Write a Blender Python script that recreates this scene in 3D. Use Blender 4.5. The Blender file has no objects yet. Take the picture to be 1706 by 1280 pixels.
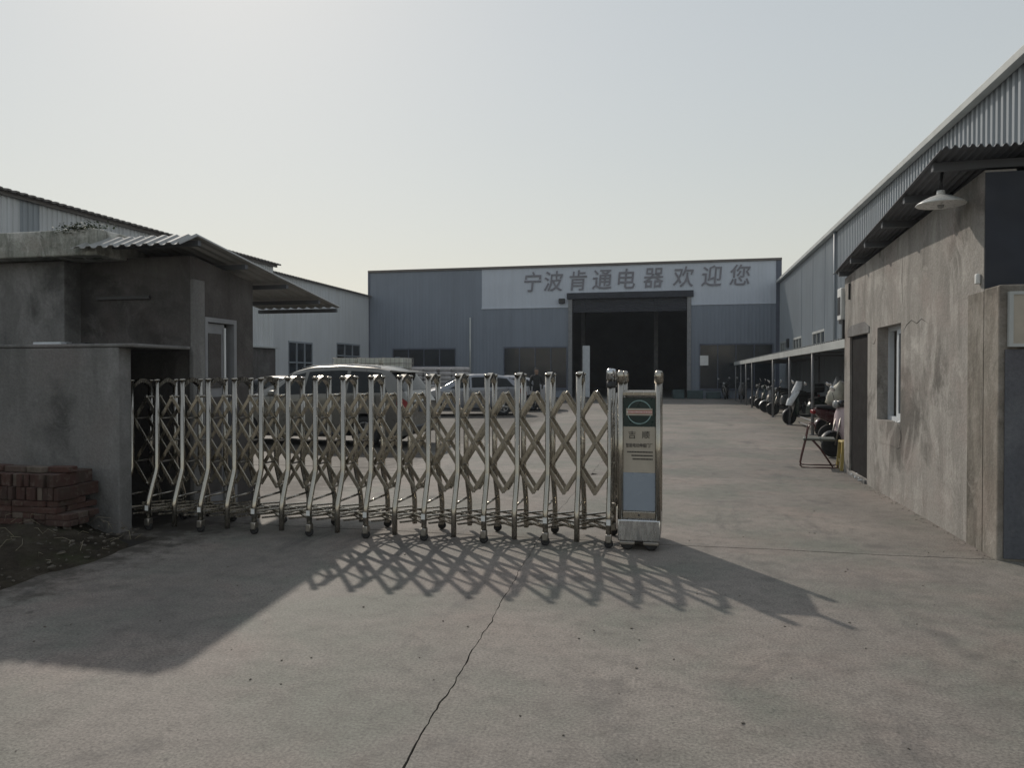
import bpy, bmesh, math, random
import numpy as np
from mathutils import Vector, Matrix

random.seed(7)
R = math.radians
PI = math.pi
sc = bpy.context.scene
COL = sc.collection

# ------------------------------------------------------------------ camera
cam = bpy.data.cameras.new('camera')
cam.sensor_width = 36.0
cam.lens = 1250.0 / 1706.0 * 36.0
cam.clip_start = 0.05
cam.clip_end = 3000
camo = bpy.data.objects.new('camera', cam)
COL.objects.link(camo)
camo.location = (0, 0, 1.5)
camo.rotation_euler = (R(90 - 0.733), 0, R(12.45))
sc.camera = camo

# ------------------------------------------------------------------ sky, sun, exposure
SUN_EL = 36.0
SUN_LEFT = 34.0            # degrees left of +Y (towards -X)
w = bpy.data.worlds.new('World')
sc.world = w
w.use_nodes = True
nt = w.node_tree
bg = nt.nodes['Background']
sky = nt.nodes.new('ShaderNodeTexSky')
sky.sky_type = 'NISHITA'
sky.sun_disc = False
sky.sun_elevation = R(SUN_EL)
sky.sun_rotation = R(-SUN_LEFT)
sky.altitude = 0
sky.air_density = 2.0
sky.dust_density = 0.6
sky.ozone_density = 1.0
hs = nt.nodes.new('ShaderNodeHueSaturation')
hs.inputs['Saturation'].default_value = 0.72
hs.inputs['Value'].default_value = 5.0
gm = nt.nodes.new('ShaderNodeGamma')
gm.inputs['Gamma'].default_value = 0.40
nt.links.new(sky.outputs[0], hs.inputs['Color'])
nt.links.new(hs.outputs[0], gm.inputs['Color'])
nt.links.new(gm.outputs[0], bg.inputs['Color'])
bg.inputs['Strength'].default_value = 0.15

sl = bpy.data.lights.new('sun', 'SUN')
sl.energy = 2.3
sl.angle = R(0.9)
sl.color = (1.0, 0.91, 0.80)
so = bpy.data.objects.new('sun', sl)
COL.objects.link(so)
ce = math.cos(R(SUN_EL))
sdir = Vector((-math.sin(R(SUN_LEFT)) * ce, math.cos(R(SUN_LEFT)) * ce, math.sin(R(SUN_EL))))
so.rotation_euler = sdir.to_track_quat('Z', 'Y').to_euler()
so.location = sdir * 60

sc.view_settings.view_transform = 'Standard'
sc.view_settings.look = 'None'
sc.view_settings.gamma = 1.0
sc.view_settings.exposure = 0.0
sc.view_settings.use_curve_mapping = False
sc.render.engine = 'CYCLES'
sc.cycles.max_bounces = 6
sc.cycles.use_denoising = True


# ------------------------------------------------------------------ helpers: objects
def tag(o, label=None, cat=None, group=None, kind=None):
    if label: o['label'] = label
    if cat: o['category'] = cat
    if group: o['group'] = group
    if kind: o['kind'] = kind
    return o


def empty(name, loc=(0, 0, 0), rz=0.0, parent=None):
    o = bpy.data.objects.new(name, None)
    COL.objects.link(o)
    o.location = loc
    o.rotation_euler = (0, 0, rz)
    o.empty_display_size = 0.1
    if parent is not None:
        o.parent = parent
    return o


def link_mesh(name, me, parent=None, loc=None, rz=None):
    o = bpy.data.objects.new(name, me)
    COL.objects.link(o)
    if parent is not None:
        o.parent = parent
    if loc is not None:
        o.location = loc
    if rz is not None:
        o.rotation_euler = (0, 0, rz)
    return o


def copy_tree(o, parent=None):
    c = o.copy()
    COL.objects.link(c)
    c.parent = parent
    for ch in [x for x in bpy.data.objects if x.parent == o]:
        copy_tree(ch, c)
    return c


class MB:
    """collects geometry, builds ONE mesh object"""

    def __init__(self):
        self.v = []
        self.f = []
        self.sm = []

    def add(self, vs, fs, smooth=False):
        b = len(self.v)
        self.v += [tuple(p) for p in vs]
        for f in fs:
            self.f.append(tuple(b + i for i in f))
            self.sm.append(smooth)
        return self

    def box(self, x0, x1, y0, y1, z0, z1, M=None):
        vs = [(x0, y0, z0), (x1, y0, z0), (x1, y1, z0), (x0, y1, z0),
              (x0, y0, z1), (x1, y0, z1), (x1, y1, z1), (x0, y1, z1)]
        if M is not None:
            vs = [M @ Vector(p) for p in vs]
        return self.add(vs, [(3, 2, 1, 0), (4, 5, 6, 7), (0, 1, 5, 4), (1, 2, 6, 5), (2, 3, 7, 6), (3, 0, 4, 7)])

    def quad(self, a, b, c, d):
        return self.add([a, b, c, d], [(0, 1, 2, 3)])

    def rbox(self, x0, x1, y0, y1, z0, z1, r, seg=2, M=None):
        bm = bmesh.new()
        bmesh.ops.create_cube(bm, size=1)
        for v in bm.verts:
            v.co = Vector(((x0 + x1) / 2 + v.co.x * (x1 - x0), (y0 + y1) / 2 + v.co.y * (y1 - y0), (z0 + z1) / 2 + v.co.z * (z1 - z0)))
        bmesh.ops.bevel(bm, geom=bm.edges[:], offset=r, segments=seg, affect='EDGES', profile=0.5)
        bm.verts.index_update()
        vs = [v.co.copy() for v in bm.verts]
        if M is not None:
            vs = [M @ p for p in vs]
        big = [max(abs(c) for c in f.normal) < 0.999 for f in bm.faces]
        fs = [[v.index for v in f.verts] for f in bm.faces]
        bm.free()
        self.add(vs, fs, True)
        self.sm[-len(fs):] = big
        return self

    def tube(self, pts, r, n=8, caps=True, smooth=True):
        pts = [Vector(p) for p in pts]
        rs = r if isinstance(r, (list, tuple)) else [r] * len(pts)
        rings = []
        up = Vector((0, 0, 1))
        prev = None
        for i, p in enumerate(pts):
            if i == 0: t = pts[1] - pts[0]
            elif i == len(pts) - 1: t = pts[-1] - pts[-2]
            else: t = (pts[i + 1] - p).normalized() + (p - pts[i - 1]).normalized()
            t.normalize()
            if prev is None:
                a = t.cross(up)
                if a.length < 1e-3: a = t.cross(Vector((1, 0, 0)))
            else:
                a = prev - t * prev.dot(t)
                if a.length < 1e-4: a = t.cross(up)
            a.normalize()
            prev = a
            b = t.cross(a)
            rings.append([p + (a * math.cos(2 * PI * k / n) + b * math.sin(2 * PI * k / n)) * rs[i] for k in range(n)])
        vs = [q for ring in rings for q in ring]
        fs = []
        for i in range(len(rings) - 1):
            for k in range(n):
                k2 = (k + 1) % n
                fs.append((i * n + k, i * n + k2, (i + 1) * n + k2, (i + 1) * n + k))
        self.add(vs, fs, smooth)
        if caps:
            b = len(self.v) - len(vs)
            self.f.append(tuple(b + k for k in reversed(range(n)))); self.sm.append(False)
            self.f.append(tuple(b + (len(rings) - 1) * n + k for k in range(n))); self.sm.append(False)
        return self

    def lathe(self, prof, n=16, M=None, smooth=True):
        """prof: list of (r, z) spun about Z"""
        vs = []
        for (r, z) in prof:
            for k in range(n):
                a = 2 * PI * k / n
                p = Vector((r * math.cos(a), r * math.sin(a), z))
                vs.append(M @ p if M is not None else p)
        fs = []
        for i in range(len(prof) - 1):
            for k in range(n):
                k2 = (k + 1) % n
                fs.append((i * n + k, i * n + k2, (i + 1) * n + k2, (i + 1) * n + k))
        self.add(vs, fs, smooth)
        b = len(self.v) - len(vs)
        if prof[0][0] > 1e-4:
            self.f.append(tuple(b + k for k in reversed(range(n)))); self.sm.append(False)
        if prof[-1][0] > 1e-4:
            self.f.append(tuple(b + (len(prof) - 1) * n + k for k in range(n))); self.sm.append(False)
        return self

    def prism(self, poly, y0, y1, axis='Y'):
        """poly (a, z) extruded along an axis"""
        n = len(poly)
        if axis == 'Y':
            A = [(p[0], y0, p[1]) for p in poly]; B = [(p[0], y1, p[1]) for p in poly]
        elif axis == 'X':
            A = [(y0, p[0], p[1]) for p in poly]; B = [(y1, p[0], p[1]) for p in poly]
        else:
            A = [(p[0], p[1], y0) for p in poly]; B = [(p[0], p[1], y1) for p in poly]
        fs = [tuple(range(n)), tuple(reversed(range(n, 2 * n)))]
        for i in range(n):
            j = (i + 1) % n
            fs.append((i, n + i, n + j, j))
        return self.add(A + B, fs)

    def grid(self, P, smooth=True, close=False):
        """P: 2-D list of points"""
        m, n = len(P), len(P[0])
        vs = [p for row in P for p in row]
        fs = []
        for i in range(m - 1):
            for j in range(n - 1 if not close else n):
                j2 = (j + 1) % n
                fs.append((i * n + j, i * n + j2, (i + 1) * n + j2, (i + 1) * n + j))
        return self.add(vs, fs, smooth)

    def mesh(self, name, m):
        me = bpy.data.meshes.new(name)
        me.from_pydata(self.v, [], self.f)
        me.polygons.foreach_set('use_smooth', self.sm)
        if m is not None:
            me.materials.append(m)
        bm = bmesh.new(); bm.from_mesh(me)
        bmesh.ops.recalc_face_normals(bm, faces=bm.faces[:])
        bm.to_mesh(me); bm.free()
        me.update()
        return me

    def build(self, name, m, parent=None, loc=None, rz=None, bev=0.0):
        o = link_mesh(name, self.mesh(name, m), parent, loc, rz)
        if bev:
            b = o.modifiers.new('bevel', 'BEVEL')
            b.width = bev; b.segments = 2; b.limit_method = 'ANGLE'; b.angle_limit = R(40)
        return o


def ribs(mb, p0, u, length, v, height, nrm, pitch=0.2, depth=0.03, crest=0.35, thick=0.0):
    """trapezoid rib sheet: profile along u, extruded along v, ribs stand out along nrm"""
    p0 = Vector(p0); u = Vector(u).normalized(); v = Vector(v); nrm = Vector(nrm).normalized()
    pts = []
    s = 0.0
    c = pitch * crest; sl_ = pitch * 0.12; flat = pitch - c - 2 * sl_
    while s < length - 1e-6:
        for ds, h in ((0, 0), (flat, 0), (flat + sl_, 1), (flat + sl_ + c, 1)):
            if s + ds < length:
                pts.append((s + ds, h * depth))
        s += pitch
    pts.append((length, 0))
    A = [p0 + u * a + nrm * h for a, h in pts]
    B = [q + v.normalized() * height for q in A]
    n = len(pts)
    mb.add(A + B, [(i, i + 1, n + i + 1, n + i) for i in range(n - 1)])
    if thick:
        C = [q - nrm * thick for q in A]; D = [q - nrm * thick for q in B]
        mb.add(C + D, [(i + 1, i, n + i, n + i + 1) for i in range(n - 1)])
        mb.add(A + C, [(i + 1, i, n + i, n + i + 1) for i in range(n - 1)])
        mb.add(B + D, [(i, i + 1, n + i + 1, n + i) for i in range(n - 1)])
    return mb


# ------------------------------------------------------------------ helpers: materials
def new_mat(name):
    m = bpy.data.materials.new(name)
    m.use_nodes = True
    return m, m.node_tree, m.node_tree.nodes['Principled BSDF']


def N(nt, typ, **kw):
    n = nt.nodes.new(typ)
    for k, v in kw.items():
        setattr(n, k, v)
    return n


def coords(nt, mode='Object', scale=(1, 1, 1), loc=(0, 0, 0)):
    if mode == 'World':
        g = N(nt, 'ShaderNodeNewGeometry'); out = g.outputs['Position']
    else:
        g = N(nt, 'ShaderNodeTexCoord'); out = g.outputs['Object']
    mp = N(nt, 'ShaderNodeMapping')
    mp.inputs['Scale'].default_value = scale
    mp.inputs['Location'].default_value = loc
    nt.links.new(out, mp.inputs['Vector'])
    return mp.outputs[0]


def noise(nt, vec, scale, detail=4, rough=0.55, dist=0.0):
    n = N(nt, 'ShaderNodeTexNoise')
    n.inputs['Scale'].default_value = scale
    n.inputs['Detail'].default_value = detail
    n.inputs['Roughness'].default_value = rough
    n.inputs['Distortion'].default_value = dist
    nt.links.new(vec, n.inputs['Vector'])
    return n.outputs['Fac']


def ramp(nt, fac, stops):
    r = N(nt, 'ShaderNodeValToRGB')
    el = r.color_ramp.elements
    while len(el) < len(stops):
        el.new(0.5)
    for e, (p, c) in zip(el, stops):
        e.position = p
        e.color = (c[0], c[1], c[2], 1) if isinstance(c, (tuple, list)) else (c, c, c, 1)
    nt.links.new(fac, r.inputs['Fac'])
    return r.outputs['Color']


def mix(nt, a, b, fac, mode='MIX'):
    m = N(nt, 'ShaderNodeMix', data_type='RGBA', blend_type=mode)
    for s, x in ((m.inputs[6], a), (m.inputs[7], b)):
        if hasattr(x, 'is_linked') or hasattr(x, 'links'):
            nt.links.new(x, s)
        else:
            s.default_value = (x[0], x[1], x[2], 1)
    if hasattr(fac, 'links'):
        nt.links.new(fac, m.inputs[0])
    else:
        m.inputs[0].default_value = fac
    return m.outputs[2]


def bump(nt, b, h, strength, dist=0.02):
    bn = N(nt, 'ShaderNodeBump')
    bn.inputs['Strength'].default_value = strength
    bn.inputs['Distance'].default_value = dist
    nt.links.new(h, bn.inputs['Height'])
    nt.links.new(bn.outputs[0], b.inputs['Normal'])


def mat(name, c, rough=0.6, metal=0.0, var=0.12, scale=6.0, bmp=0.0, coat=0.0, world=False, spec=0.5):
    m, nt, b = new_mat(name)
    vec = coords(nt, 'World' if world else 'Object')
    n1 = noise(nt, vec, scale, 5, 0.6)
    lo = tuple(x * (1 - var) for x in c); hi = tuple(min(1, x * (1 + var)) for x in c)
    nt.links.new(ramp(nt, n1, [(0.3, lo), (0.7, hi)]), b.inputs['Base Color'])
    rr = N(nt, 'ShaderNodeMapRange')
    nt.links.new(noise(nt, vec, scale * 2.3, 4), rr.inputs[0])
    rr.inputs[1].default_value = 0.3; rr.inputs[2].default_value = 0.7
    rr.inputs[3].default_value = max(0.02, rough - 0.08); rr.inputs[4].default_value = min(1, rough + 0.1)
    nt.links.new(rr.outputs[0], b.inputs['Roughness'])
    b.inputs['Metallic'].default_value = metal
    b.inputs['Coat Weight'].default_value = coat
    b.inputs['Specular IOR Level'].default_value = spec
    if bmp:
        bump(nt, b, noise(nt, vec, scale * 8, 5, 0.65), bmp, 0.01)
    return m


def plaster(name, base, dark, pale, streak=0.6, sc_=1.0, bmp=0.5):
    """old cement render: blotches, vertical runs, grime specks"""
    m, nt, b = new_mat(name)
    vec = coords(nt, 'World')
    big = noise(nt, vec, 0.9 * sc_, 6, 0.6, 0.4)
    c = ramp(nt, big, [(0.36, dark), (0.46, base), (0.55, base), (0.66, pale)])
    runs = noise(nt, coords(nt, 'World', (2.6 * sc_, 2.6 * sc_, 0.42 * sc_)), 1.5, 6, 0.62, 0.25)
    c = mix(nt, c, dark, mix_fac(nt, runs, 0.46, 0.72, streak))
    blot = noise(nt, coords(nt, 'World', (1, 1, 0.55), (7, 3, 1)), 2.7 * sc_, 7, 0.7, 1.0)
    c = mix(nt, c, pale, mix_fac(nt, blot, 0.52, 0.64, 0.6))
    hue = noise(nt, vec, 1.7 * sc_, 3, 0.5)
    c = mix(nt, c, (base[0] * 1.08, base[1] * 0.96, base[2] * 0.95), mix_fac(nt, hue, 0.5, 0.75, 0.5))
    fine = noise(nt, vec, 38, 6, 0.7)
    c = mix(nt, c, ramp(nt, fine, [(0.3, 0.55), (0.6, 1.0)]), 0.5, 'MULTIPLY')
    nt.links.new(c, b.inputs['Base Color'])
    b.inputs['Roughness'].default_value = 0.92
    b.inputs['Specular IOR Level'].default_value = 0.25
    hgt = N(nt, 'ShaderNodeMath', operation='ADD')
    hg2 = N(nt, 'ShaderNodeMath', operation='MULTIPLY_ADD')
    nt.links.new(noise(nt, vec, 2.4, 3, 0.5), hg2.inputs[0]); hg2.inputs[1].default_value = 3.0
    nt.links.new(noise(nt, vec, 7, 5, 0.6), hg2.inputs[2])
    nt.links.new(fine, hgt.inputs[0]); nt.links.new(hg2.outputs[0], hgt.inputs[1])
    bump(nt, b, hgt.outputs[0], bmp, 0.014)
    return m


def mix_fac(nt, v, lo, hi, amount):
    rr = N(nt, 'ShaderNodeMapRange')
    nt.links.new(v, rr.inputs[0])
    rr.inputs[1].default_value = lo; rr.inputs[2].default_value = hi
    rr.inputs[3].default_value = 0; rr.inputs[4].default_value = amount
    return rr.outputs[0]


def sheet_paint(name, base, dirt, amount=0.5, rough=0.5):
    """factory-painted steel cladding with dusty vertical runs"""
    m, nt, b = new_mat(name)
    v1 = coords(nt, 'World', (2.2, 2.2, 0.12))
    c = mix(nt, base, dirt, mix_fac(nt, noise(nt, v1, 1.3, 6, 0.65), 0.42, 0.75, amount))
    big = noise(nt, coords(nt, 'World'), 0.25, 4, 0.6)
    c = mix(nt, c, tuple(x * 0.8 for x in base), mix_fac(nt, big, 0.45, 0.7, 0.6))
    nt.links.new(c, b.inputs['Base Color'])
    b.inputs['Roughness'].default_value = rough
    b.inputs['Metallic'].default_value = 0.0
    return m


def ground_concrete():
    m, nt, b = new_mat('yard_concrete')
    vec = coords(nt, 'World')
    big = noise(nt, vec, 0.35, 6, 0.62, 0.5)
    c = ramp(nt, big, [(0.3, (0.152, 0.140, 0.127)), (0.5, (0.226, 0.204, 0.182)), (0.70, (0.298, 0.264, 0.234))])
    gr_ = noise(nt, vec, 0.8, 4, 0.6)
    c = mix(nt, c, (0.160, 0.166, 0.140), mix_fac(nt, gr_, 0.46, 0.62, 0.8))
    pk = noise(nt, coords(nt, 'World', (1, 1, 1), (21, 13, 0)), 0.95, 5, 0.6, 0.3)
    c = mix(nt, c, (0.262, 0.212, 0.186), mix_fac(nt, pk, 0.50, 0.66, 0.5))
    st = noise(nt, coords(nt, 'World', (1, 0.45, 1), (11, 4, 0)), 1.5, 7, 0.7, 0.8)
    c = mix(nt, c, (0.085, 0.081, 0.078), mix_fac(nt, st, 0.55, 0.70, 0.7))
    md = noise(nt, vec, 6.5, 6, 0.7)
    c = mix(nt, c, ramp(nt, md, [(0.28, 0.62), (0.5, 0.95), (0.72, 1.15)]), 0.85, 'MULTIPLY')
    fine = noise(nt, vec, 70, 5, 0.75)
    c = mix(nt, c, ramp(nt, fine, [(0.30, 0.35), (0.52, 0.95), (0.72, 1.45)]), 0.95, 'MULTIPLY')
    pit = noise(nt, vec, 23, 4, 0.6)
    c = mix(nt, c, (0.075, 0.07, 0.065), mix_fac(nt, pit, 0.63, 0.72, 0.75))
    spk = noise(nt, coords(nt, 'World', (1, 1, 1), (5, 9, 0)), 95, 3, 0.6)
    c = mix(nt, c, (0.34, 0.32, 0.29), mix_fac(nt, spk, 0.64, 0.74, 0.5))
    # soil trodden from the bank onto the slab edge
    sx = N(nt, 'ShaderNodeSeparateXYZ'); nt.links.new(vec, sx.inputs[0])
    dd = N(nt, 'ShaderNodeMapRange'); nt.links.new(sx.outputs['X'], dd.inputs[0])
    dd.inputs[1].default_value = -4.7; dd.inputs[2].default_value = -3.6; dd.inputs[3].default_value = 0.32; dd.inputs[4].default_value = -0.05
    ad = N(nt, 'ShaderNodeMath', operation='ADD'); nt.links.new(dd.outputs[0], ad.inputs[0])
    nt.links.new(noise(nt, vec, 5.5, 8, 0.72), ad.inputs[1])
    c = mix(nt, c, (0.05, 0.043, 0.035), mix_fac(nt, ad.outputs[0], 0.62, 0.80, 0.9))
    # oil drips
    oil = noise(nt, coords(nt, 'World', (1, 0.7, 1), (3.3, 8.1, 0)), 1.1, 3, 0.5)
    c = mix(nt, c, (0.06, 0.058, 0.056), mix_fac(nt, oil, 0.66, 0.73, 0.65))
    oi = N(nt, 'ShaderNodeObjectInfo')
    c = mix(nt, c, ramp(nt, oi.outputs['Random'], [(0, 0.9), (1, 1.06)]), 1.0, 'MULTIPLY')
    nt.links.new(c, b.inputs['Base Color'])
    rr = N(nt, 'ShaderNodeMapRange')
    nt.links.new(big, rr.inputs[0])
    rr.inputs[3].default_value = 0.55; rr.inputs[4].default_value = 0.9
    nt.links.new(rr.outputs[0], b.inputs['Roughness'])
    b.inputs['Specular IOR Level'].default_value = 0.4
    hgt = N(nt, 'ShaderNodeMath', operation='ADD')
    nt.links.new(fine, hgt.inputs[0]); nt.links.new(md, hgt.inputs[1])
    bump(nt, b, hgt.outputs[0], 0.35, 0.006)
    return m


def brick_mat():
    m, nt, b = new_mat('fired_brick')
    oi = N(nt, 'ShaderNodeObjectInfo')
    c = ramp(nt, oi.outputs['Random'], [(0, (0.042, 0.022, 0.018)), (0.4, (0.072, 0.034, 0.027)), (0.8, (0.060, 0.037, 0.031)), (1, (0.17, 0.14, 0.115))])
    vec = coords(nt, 'World')
    n1 = noise(nt, vec, 18, 6, 0.7)
    c = mix(nt, c, (0.17, 0.15, 0.13), mix_fac(nt, n1, 0.52, 0.75, 0.6))
    c = mix(nt, c, (0.05, 0.045, 0.035), mix_fac(nt, noise(nt, vec, 5, 5, 0.6), 0.5, 0.7, 0.7))
    nt.links.new(c, b.inputs['Base Color'])
    b.inputs['Roughness'].default_value = 0.95
    bump(nt, b, noise(nt, vec, 60, 5, 0.7), 0.6, 0.006)
    return m


def soil_mat():
    m, nt, b = new_mat('dark_soil')
    vec = coords(nt, 'World')
    n1 = noise(nt, vec, 5, 8, 0.7)
    c = ramp(nt, n1, [(0.3, (0.028, 0.023, 0.018)), (0.55, (0.065, 0.055, 0.042)), (0.8, (0.12, 0.105, 0.085))])
    c = mix(nt, c, (0.05, 0.062, 0.028), mix_fac(nt, noise(nt, vec, 2.2, 5), 0.5, 0.7, 0.6))
    nt.links.new(c, b.inputs['Base Color'])
    b.inputs['Roughness'].default_value = 1.0
    b.inputs['Specular IOR Level'].default_value = 0.1
    bump(nt, b, noise(nt, vec, 30, 8, 0.75), 1.0, 0.03)
    return m


def steel_mat(name, c=(0.43, 0.405, 0.36), rough=0.21):
    m, nt, b = new_mat(name)
    vec = coords(nt, 'World', (14, 14, 2.0))
    n1 = noise(nt, vec, 1.5, 6, 0.65)
    cc = ramp(nt, n1, [(0.3, tuple(x * 0.82 for x in c)), (0.6, c)])
    cc = mix(nt, cc, (0.31, 0.26, 0.20), mix_fac(nt, noise(nt, coords(nt, 'World', (5, 5, 3)), 1.4, 5, 0.6), 0.58, 0.8, 0.35))
    nt.links.new(cc, b.inputs['Base Color'])
    b.inputs['Metallic'].default_value = 1.0
    rr = N(nt, 'ShaderNodeMapRange')
    nt.links.new(noise(nt, coords(nt, 'World', (30, 30, 6)), 2.0, 5), rr.inputs[0])
    rr.inputs[1].default_value = 0.3; rr.inputs[2].default_value = 0.7
    rr.inputs[3].default_value = rough - 0.08; rr.inputs[4].default_value = rough + 0.12
    nt.links.new(rr.outputs[0], b.inputs['Roughness'])
    return m


M = {}
M['yard'] = ground_concrete()
M['earth'] = mat('bare_earth', (0.10, 0.085, 0.066), 0.95, var=0.3, scale=0.8, bmp=0.4, world=True)
M['joint'] = mat('joint_dirt', (0.028, 0.024, 0.02), 1.0, var=0.3, scale=9, world=True)
M['soil'] = soil_mat()
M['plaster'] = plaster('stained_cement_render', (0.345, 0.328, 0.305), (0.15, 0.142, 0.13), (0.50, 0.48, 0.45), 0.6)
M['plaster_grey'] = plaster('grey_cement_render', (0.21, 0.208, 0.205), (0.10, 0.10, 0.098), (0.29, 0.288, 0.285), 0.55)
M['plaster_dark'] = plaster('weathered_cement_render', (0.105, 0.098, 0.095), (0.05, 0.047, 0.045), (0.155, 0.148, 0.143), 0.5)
M['shade_plaster'] = plaster('shade_tinted_cement_render', (0.115, 0.122, 0.14), (0.055, 0.06, 0.07), (0.155, 0.162, 0.178), 0.5)  # cement render with bluish shade put into its colour
M['plaster_pillar'] = plaster('brown_stained_render', (0.245, 0.225, 0.195), (0.10, 0.092, 0.078), (0.38, 0.355, 0.32), 0.85, 1.3)
M['limewash'] = plaster('flaking_limewash', (0.36, 0.365, 0.33), (0.09, 0.10, 0.08), (0.68, 0.68, 0.65), 0.75, 2.6)
M['white_sheet'] = sheet_paint('white_cladding', (0.60, 0.625, 0.65), (0.40, 0.40, 0.38), 0.5)
M['band_sheet'] = sheet_paint('pale_sign_cladding', (0.54, 0.59, 0.67), (0.42, 0.45, 0.50), 0.35)
M['blue_sheet'] = sheet_paint('blue_grey_cladding', (0.205, 0.24, 0.295), (0.14, 0.16, 0.19), 0.55)
M['shed_sheet'] = sheet_paint('grey_blue_cladding', (0.30, 0.335, 0.37), (0.20, 0.215, 0.225), 0.55, 0.45)
M['roof_sheet'] = sheet_paint('galvanised_roof_sheet', (0.33, 0.34, 0.335), (0.20, 0.175, 0.15), 0.6, 0.45)
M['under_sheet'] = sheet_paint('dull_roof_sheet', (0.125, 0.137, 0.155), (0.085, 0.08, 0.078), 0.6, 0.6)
M['trim'] = mat('dark_trim', (0.13, 0.115, 0.105), 0.5, var=0.2, scale=1.5)
M['pale_trim'] = mat('pale_trim', (0.45, 0.47, 0.46), 0.5, var=0.15, scale=1.5)
M['steel'] = steel_mat('stainless_tube')
M['steel_bar'] = steel_mat('stainless_flat_bar', (0.36, 0.33, 0.28), 0.27)
M['steel_polish'] = steel_mat('stainless_sheet', (0.60, 0.61, 0.62), 0.22)
M['sky_tint'] = mat('painted_sky_reflection', (0.27, 0.315, 0.375), 0.25, var=0.06, scale=3)  # sky reflection on polished steel, put into a plain pale blue colour
M['steel_dull'] = steel_mat('worn_steel', (0.34, 0.32, 0.29), 0.42)
M['grey_steel'] = mat('painted_grey_steel', (0.20, 0.205, 0.215), 0.45, var=0.2, scale=5)
M['rubber'] = mat('black_rubber', (0.022, 0.022, 0.023), 0.75, var=0.3, scale=12)
M['black'] = mat('black_plastic', (0.026, 0.027, 0.03), 0.42, var=0.2, scale=9)
M['black_gloss'] = mat('black_enamel', (0.018, 0.019, 0.022), 0.2, var=0.2, scale=6, coat=0.5)
M['navy'] = mat('navy_sheet_and_shade', (0.016, 0.020, 0.032), 0.55, var=0.25, scale=2)  # shutter paint; on the hut front its darkness stands for shade
M['blue_panel'] = mat('blue_grey_painted_panel', (0.085, 0.10, 0.14), 0.5, var=0.22, scale=1.6, bmp=0.1)
M['green_black'] = mat('dark_green_sign', (0.010, 0.026, 0.024), 0.3, var=0.2, scale=6)
M['plate'] = mat('beige_sign_plate', (0.40, 0.36, 0.30), 0.45, var=0.12, scale=5)
M['ink'] = mat('sign_ink', (0.035, 0.032, 0.03), 0.7, var=0.1)
M['ring'] = mat('sign_ring_pale', (0.22, 0.34, 0.34), 0.4, var=0.3, scale=30)
M['red'] = mat('sign_red', (0.45, 0.10, 0.07), 0.5, var=0.25, scale=40)
M['letters'] = mat('grey_lettering', (0.21, 0.21, 0.24), 0.6, var=0.15, scale=1.5)
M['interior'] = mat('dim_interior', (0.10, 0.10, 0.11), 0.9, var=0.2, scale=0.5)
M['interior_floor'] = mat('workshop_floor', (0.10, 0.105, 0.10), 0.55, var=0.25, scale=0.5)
M['glass'] = mat('dark_window_glass', (0.020, 0.026, 0.032), 0.08, var=0.2, scale=1.0)
M['car_glass'] = mat('tinted_car_glass', (0.010, 0.013, 0.014), 0.05, var=0.1, scale=1.0, spec=0.3)
M['white'] = mat('white_paint', (0.72, 0.73, 0.72), 0.5, var=0.08, scale=4)
M['white_pvc'] = mat('white_window_frame', (0.62, 0.66, 0.70), 0.4, var=0.08, scale=5)
M['enamel'] = mat('white_enamel', (0.66, 0.67, 0.66), 0.3, var=0.1, scale=9)
M['door_dark'] = mat('dark_brown_door', (0.011, 0.010, 0.0105), 0.8, var=0.25, scale=3, spec=0.15)
M['door_pale'] = mat('dull_pale_door', (0.26, 0.265, 0.28), 0.5, var=0.15, scale=3)
M['rim'] = mat('wheel_rim', (0.45, 0.45, 0.45), 0.3, 0.9, var=0.1)
M['lamp_clear'] = mat('clear_lamp', (0.30, 0.31, 0.31), 0.12, var=0.05)
M['lamp_red'] = mat('red_lamp', (0.22, 0.012, 0.016), 0.2, var=0.1)
M['mirror'] = mat('mirror_glass', (0.80, 0.82, 0.84), 0.06, 1.0, var=0.02)
M['brick'] = brick_mat()
M['leaf'] = mat('weed_leaf', (0.055, 0.085, 0.035), 0.7, var=0.4, scale=20)
M['straw'] = mat('dry_straw', (0.24, 0.21, 0.15), 0.8, var=0.3, scale=12)
M['rubble'] = mat('broken_rubble', (0.10, 0.088, 0.072), 0.95, var=0.4, scale=14, bmp=0.4, world=True)
M['yellow'] = mat('yellow_plastic', (0.40, 0.31, 0.10), 0.45, var=0.15, scale=8)
M['maroon_tube'] = mat('maroon_tube', (0.085, 0.032, 0.03), 0.4, var=0.2, scale=10)
M['seat_grey'] = mat('grey_green_vinyl', (0.10, 0.105, 0.09), 0.6, var=0.2, scale=10)
M['tank'] = mat('milky_plastic', (0.62, 0.63, 0.56), 0.4, var=0.1, scale=3)
M['wood'] = mat('pallet_wood', (0.20, 0.145, 0.09), 0.85, var=0.3, scale=6)
M['sack'] = mat('white_woven_sack', (0.40, 0.385, 0.385), 0.8, var=0.2, scale=3)
M['silver_quilt'] = mat('silver_quilt', (0.62, 0.64, 0.66), 0.35, 0.3, var=0.2, scale=14, bmp=0.5)
M['bag'] = mat('cream_bag', (0.46, 0.44, 0.37), 0.6, var=0.2, scale=8, bmp=0.3)
M['pink'] = mat('pale_pink_plastic', (0.55, 0.45, 0.47), 0.4, var=0.1, scale=6)
M['maroon'] = mat('maroon_paint', (0.060, 0.018, 0.022), 0.25, var=0.2, scale=5, coat=0.4)
M['bike_grey'] = mat('grey_scooter_paint', (0.13, 0.135, 0.14), 0.3, var=0.2, scale=5, coat=0.4)
M['bike_green'] = mat('dark_green_paint', (0.025, 0.04, 0.033), 0.3, var=0.2, scale=5, coat=0.4)
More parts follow.
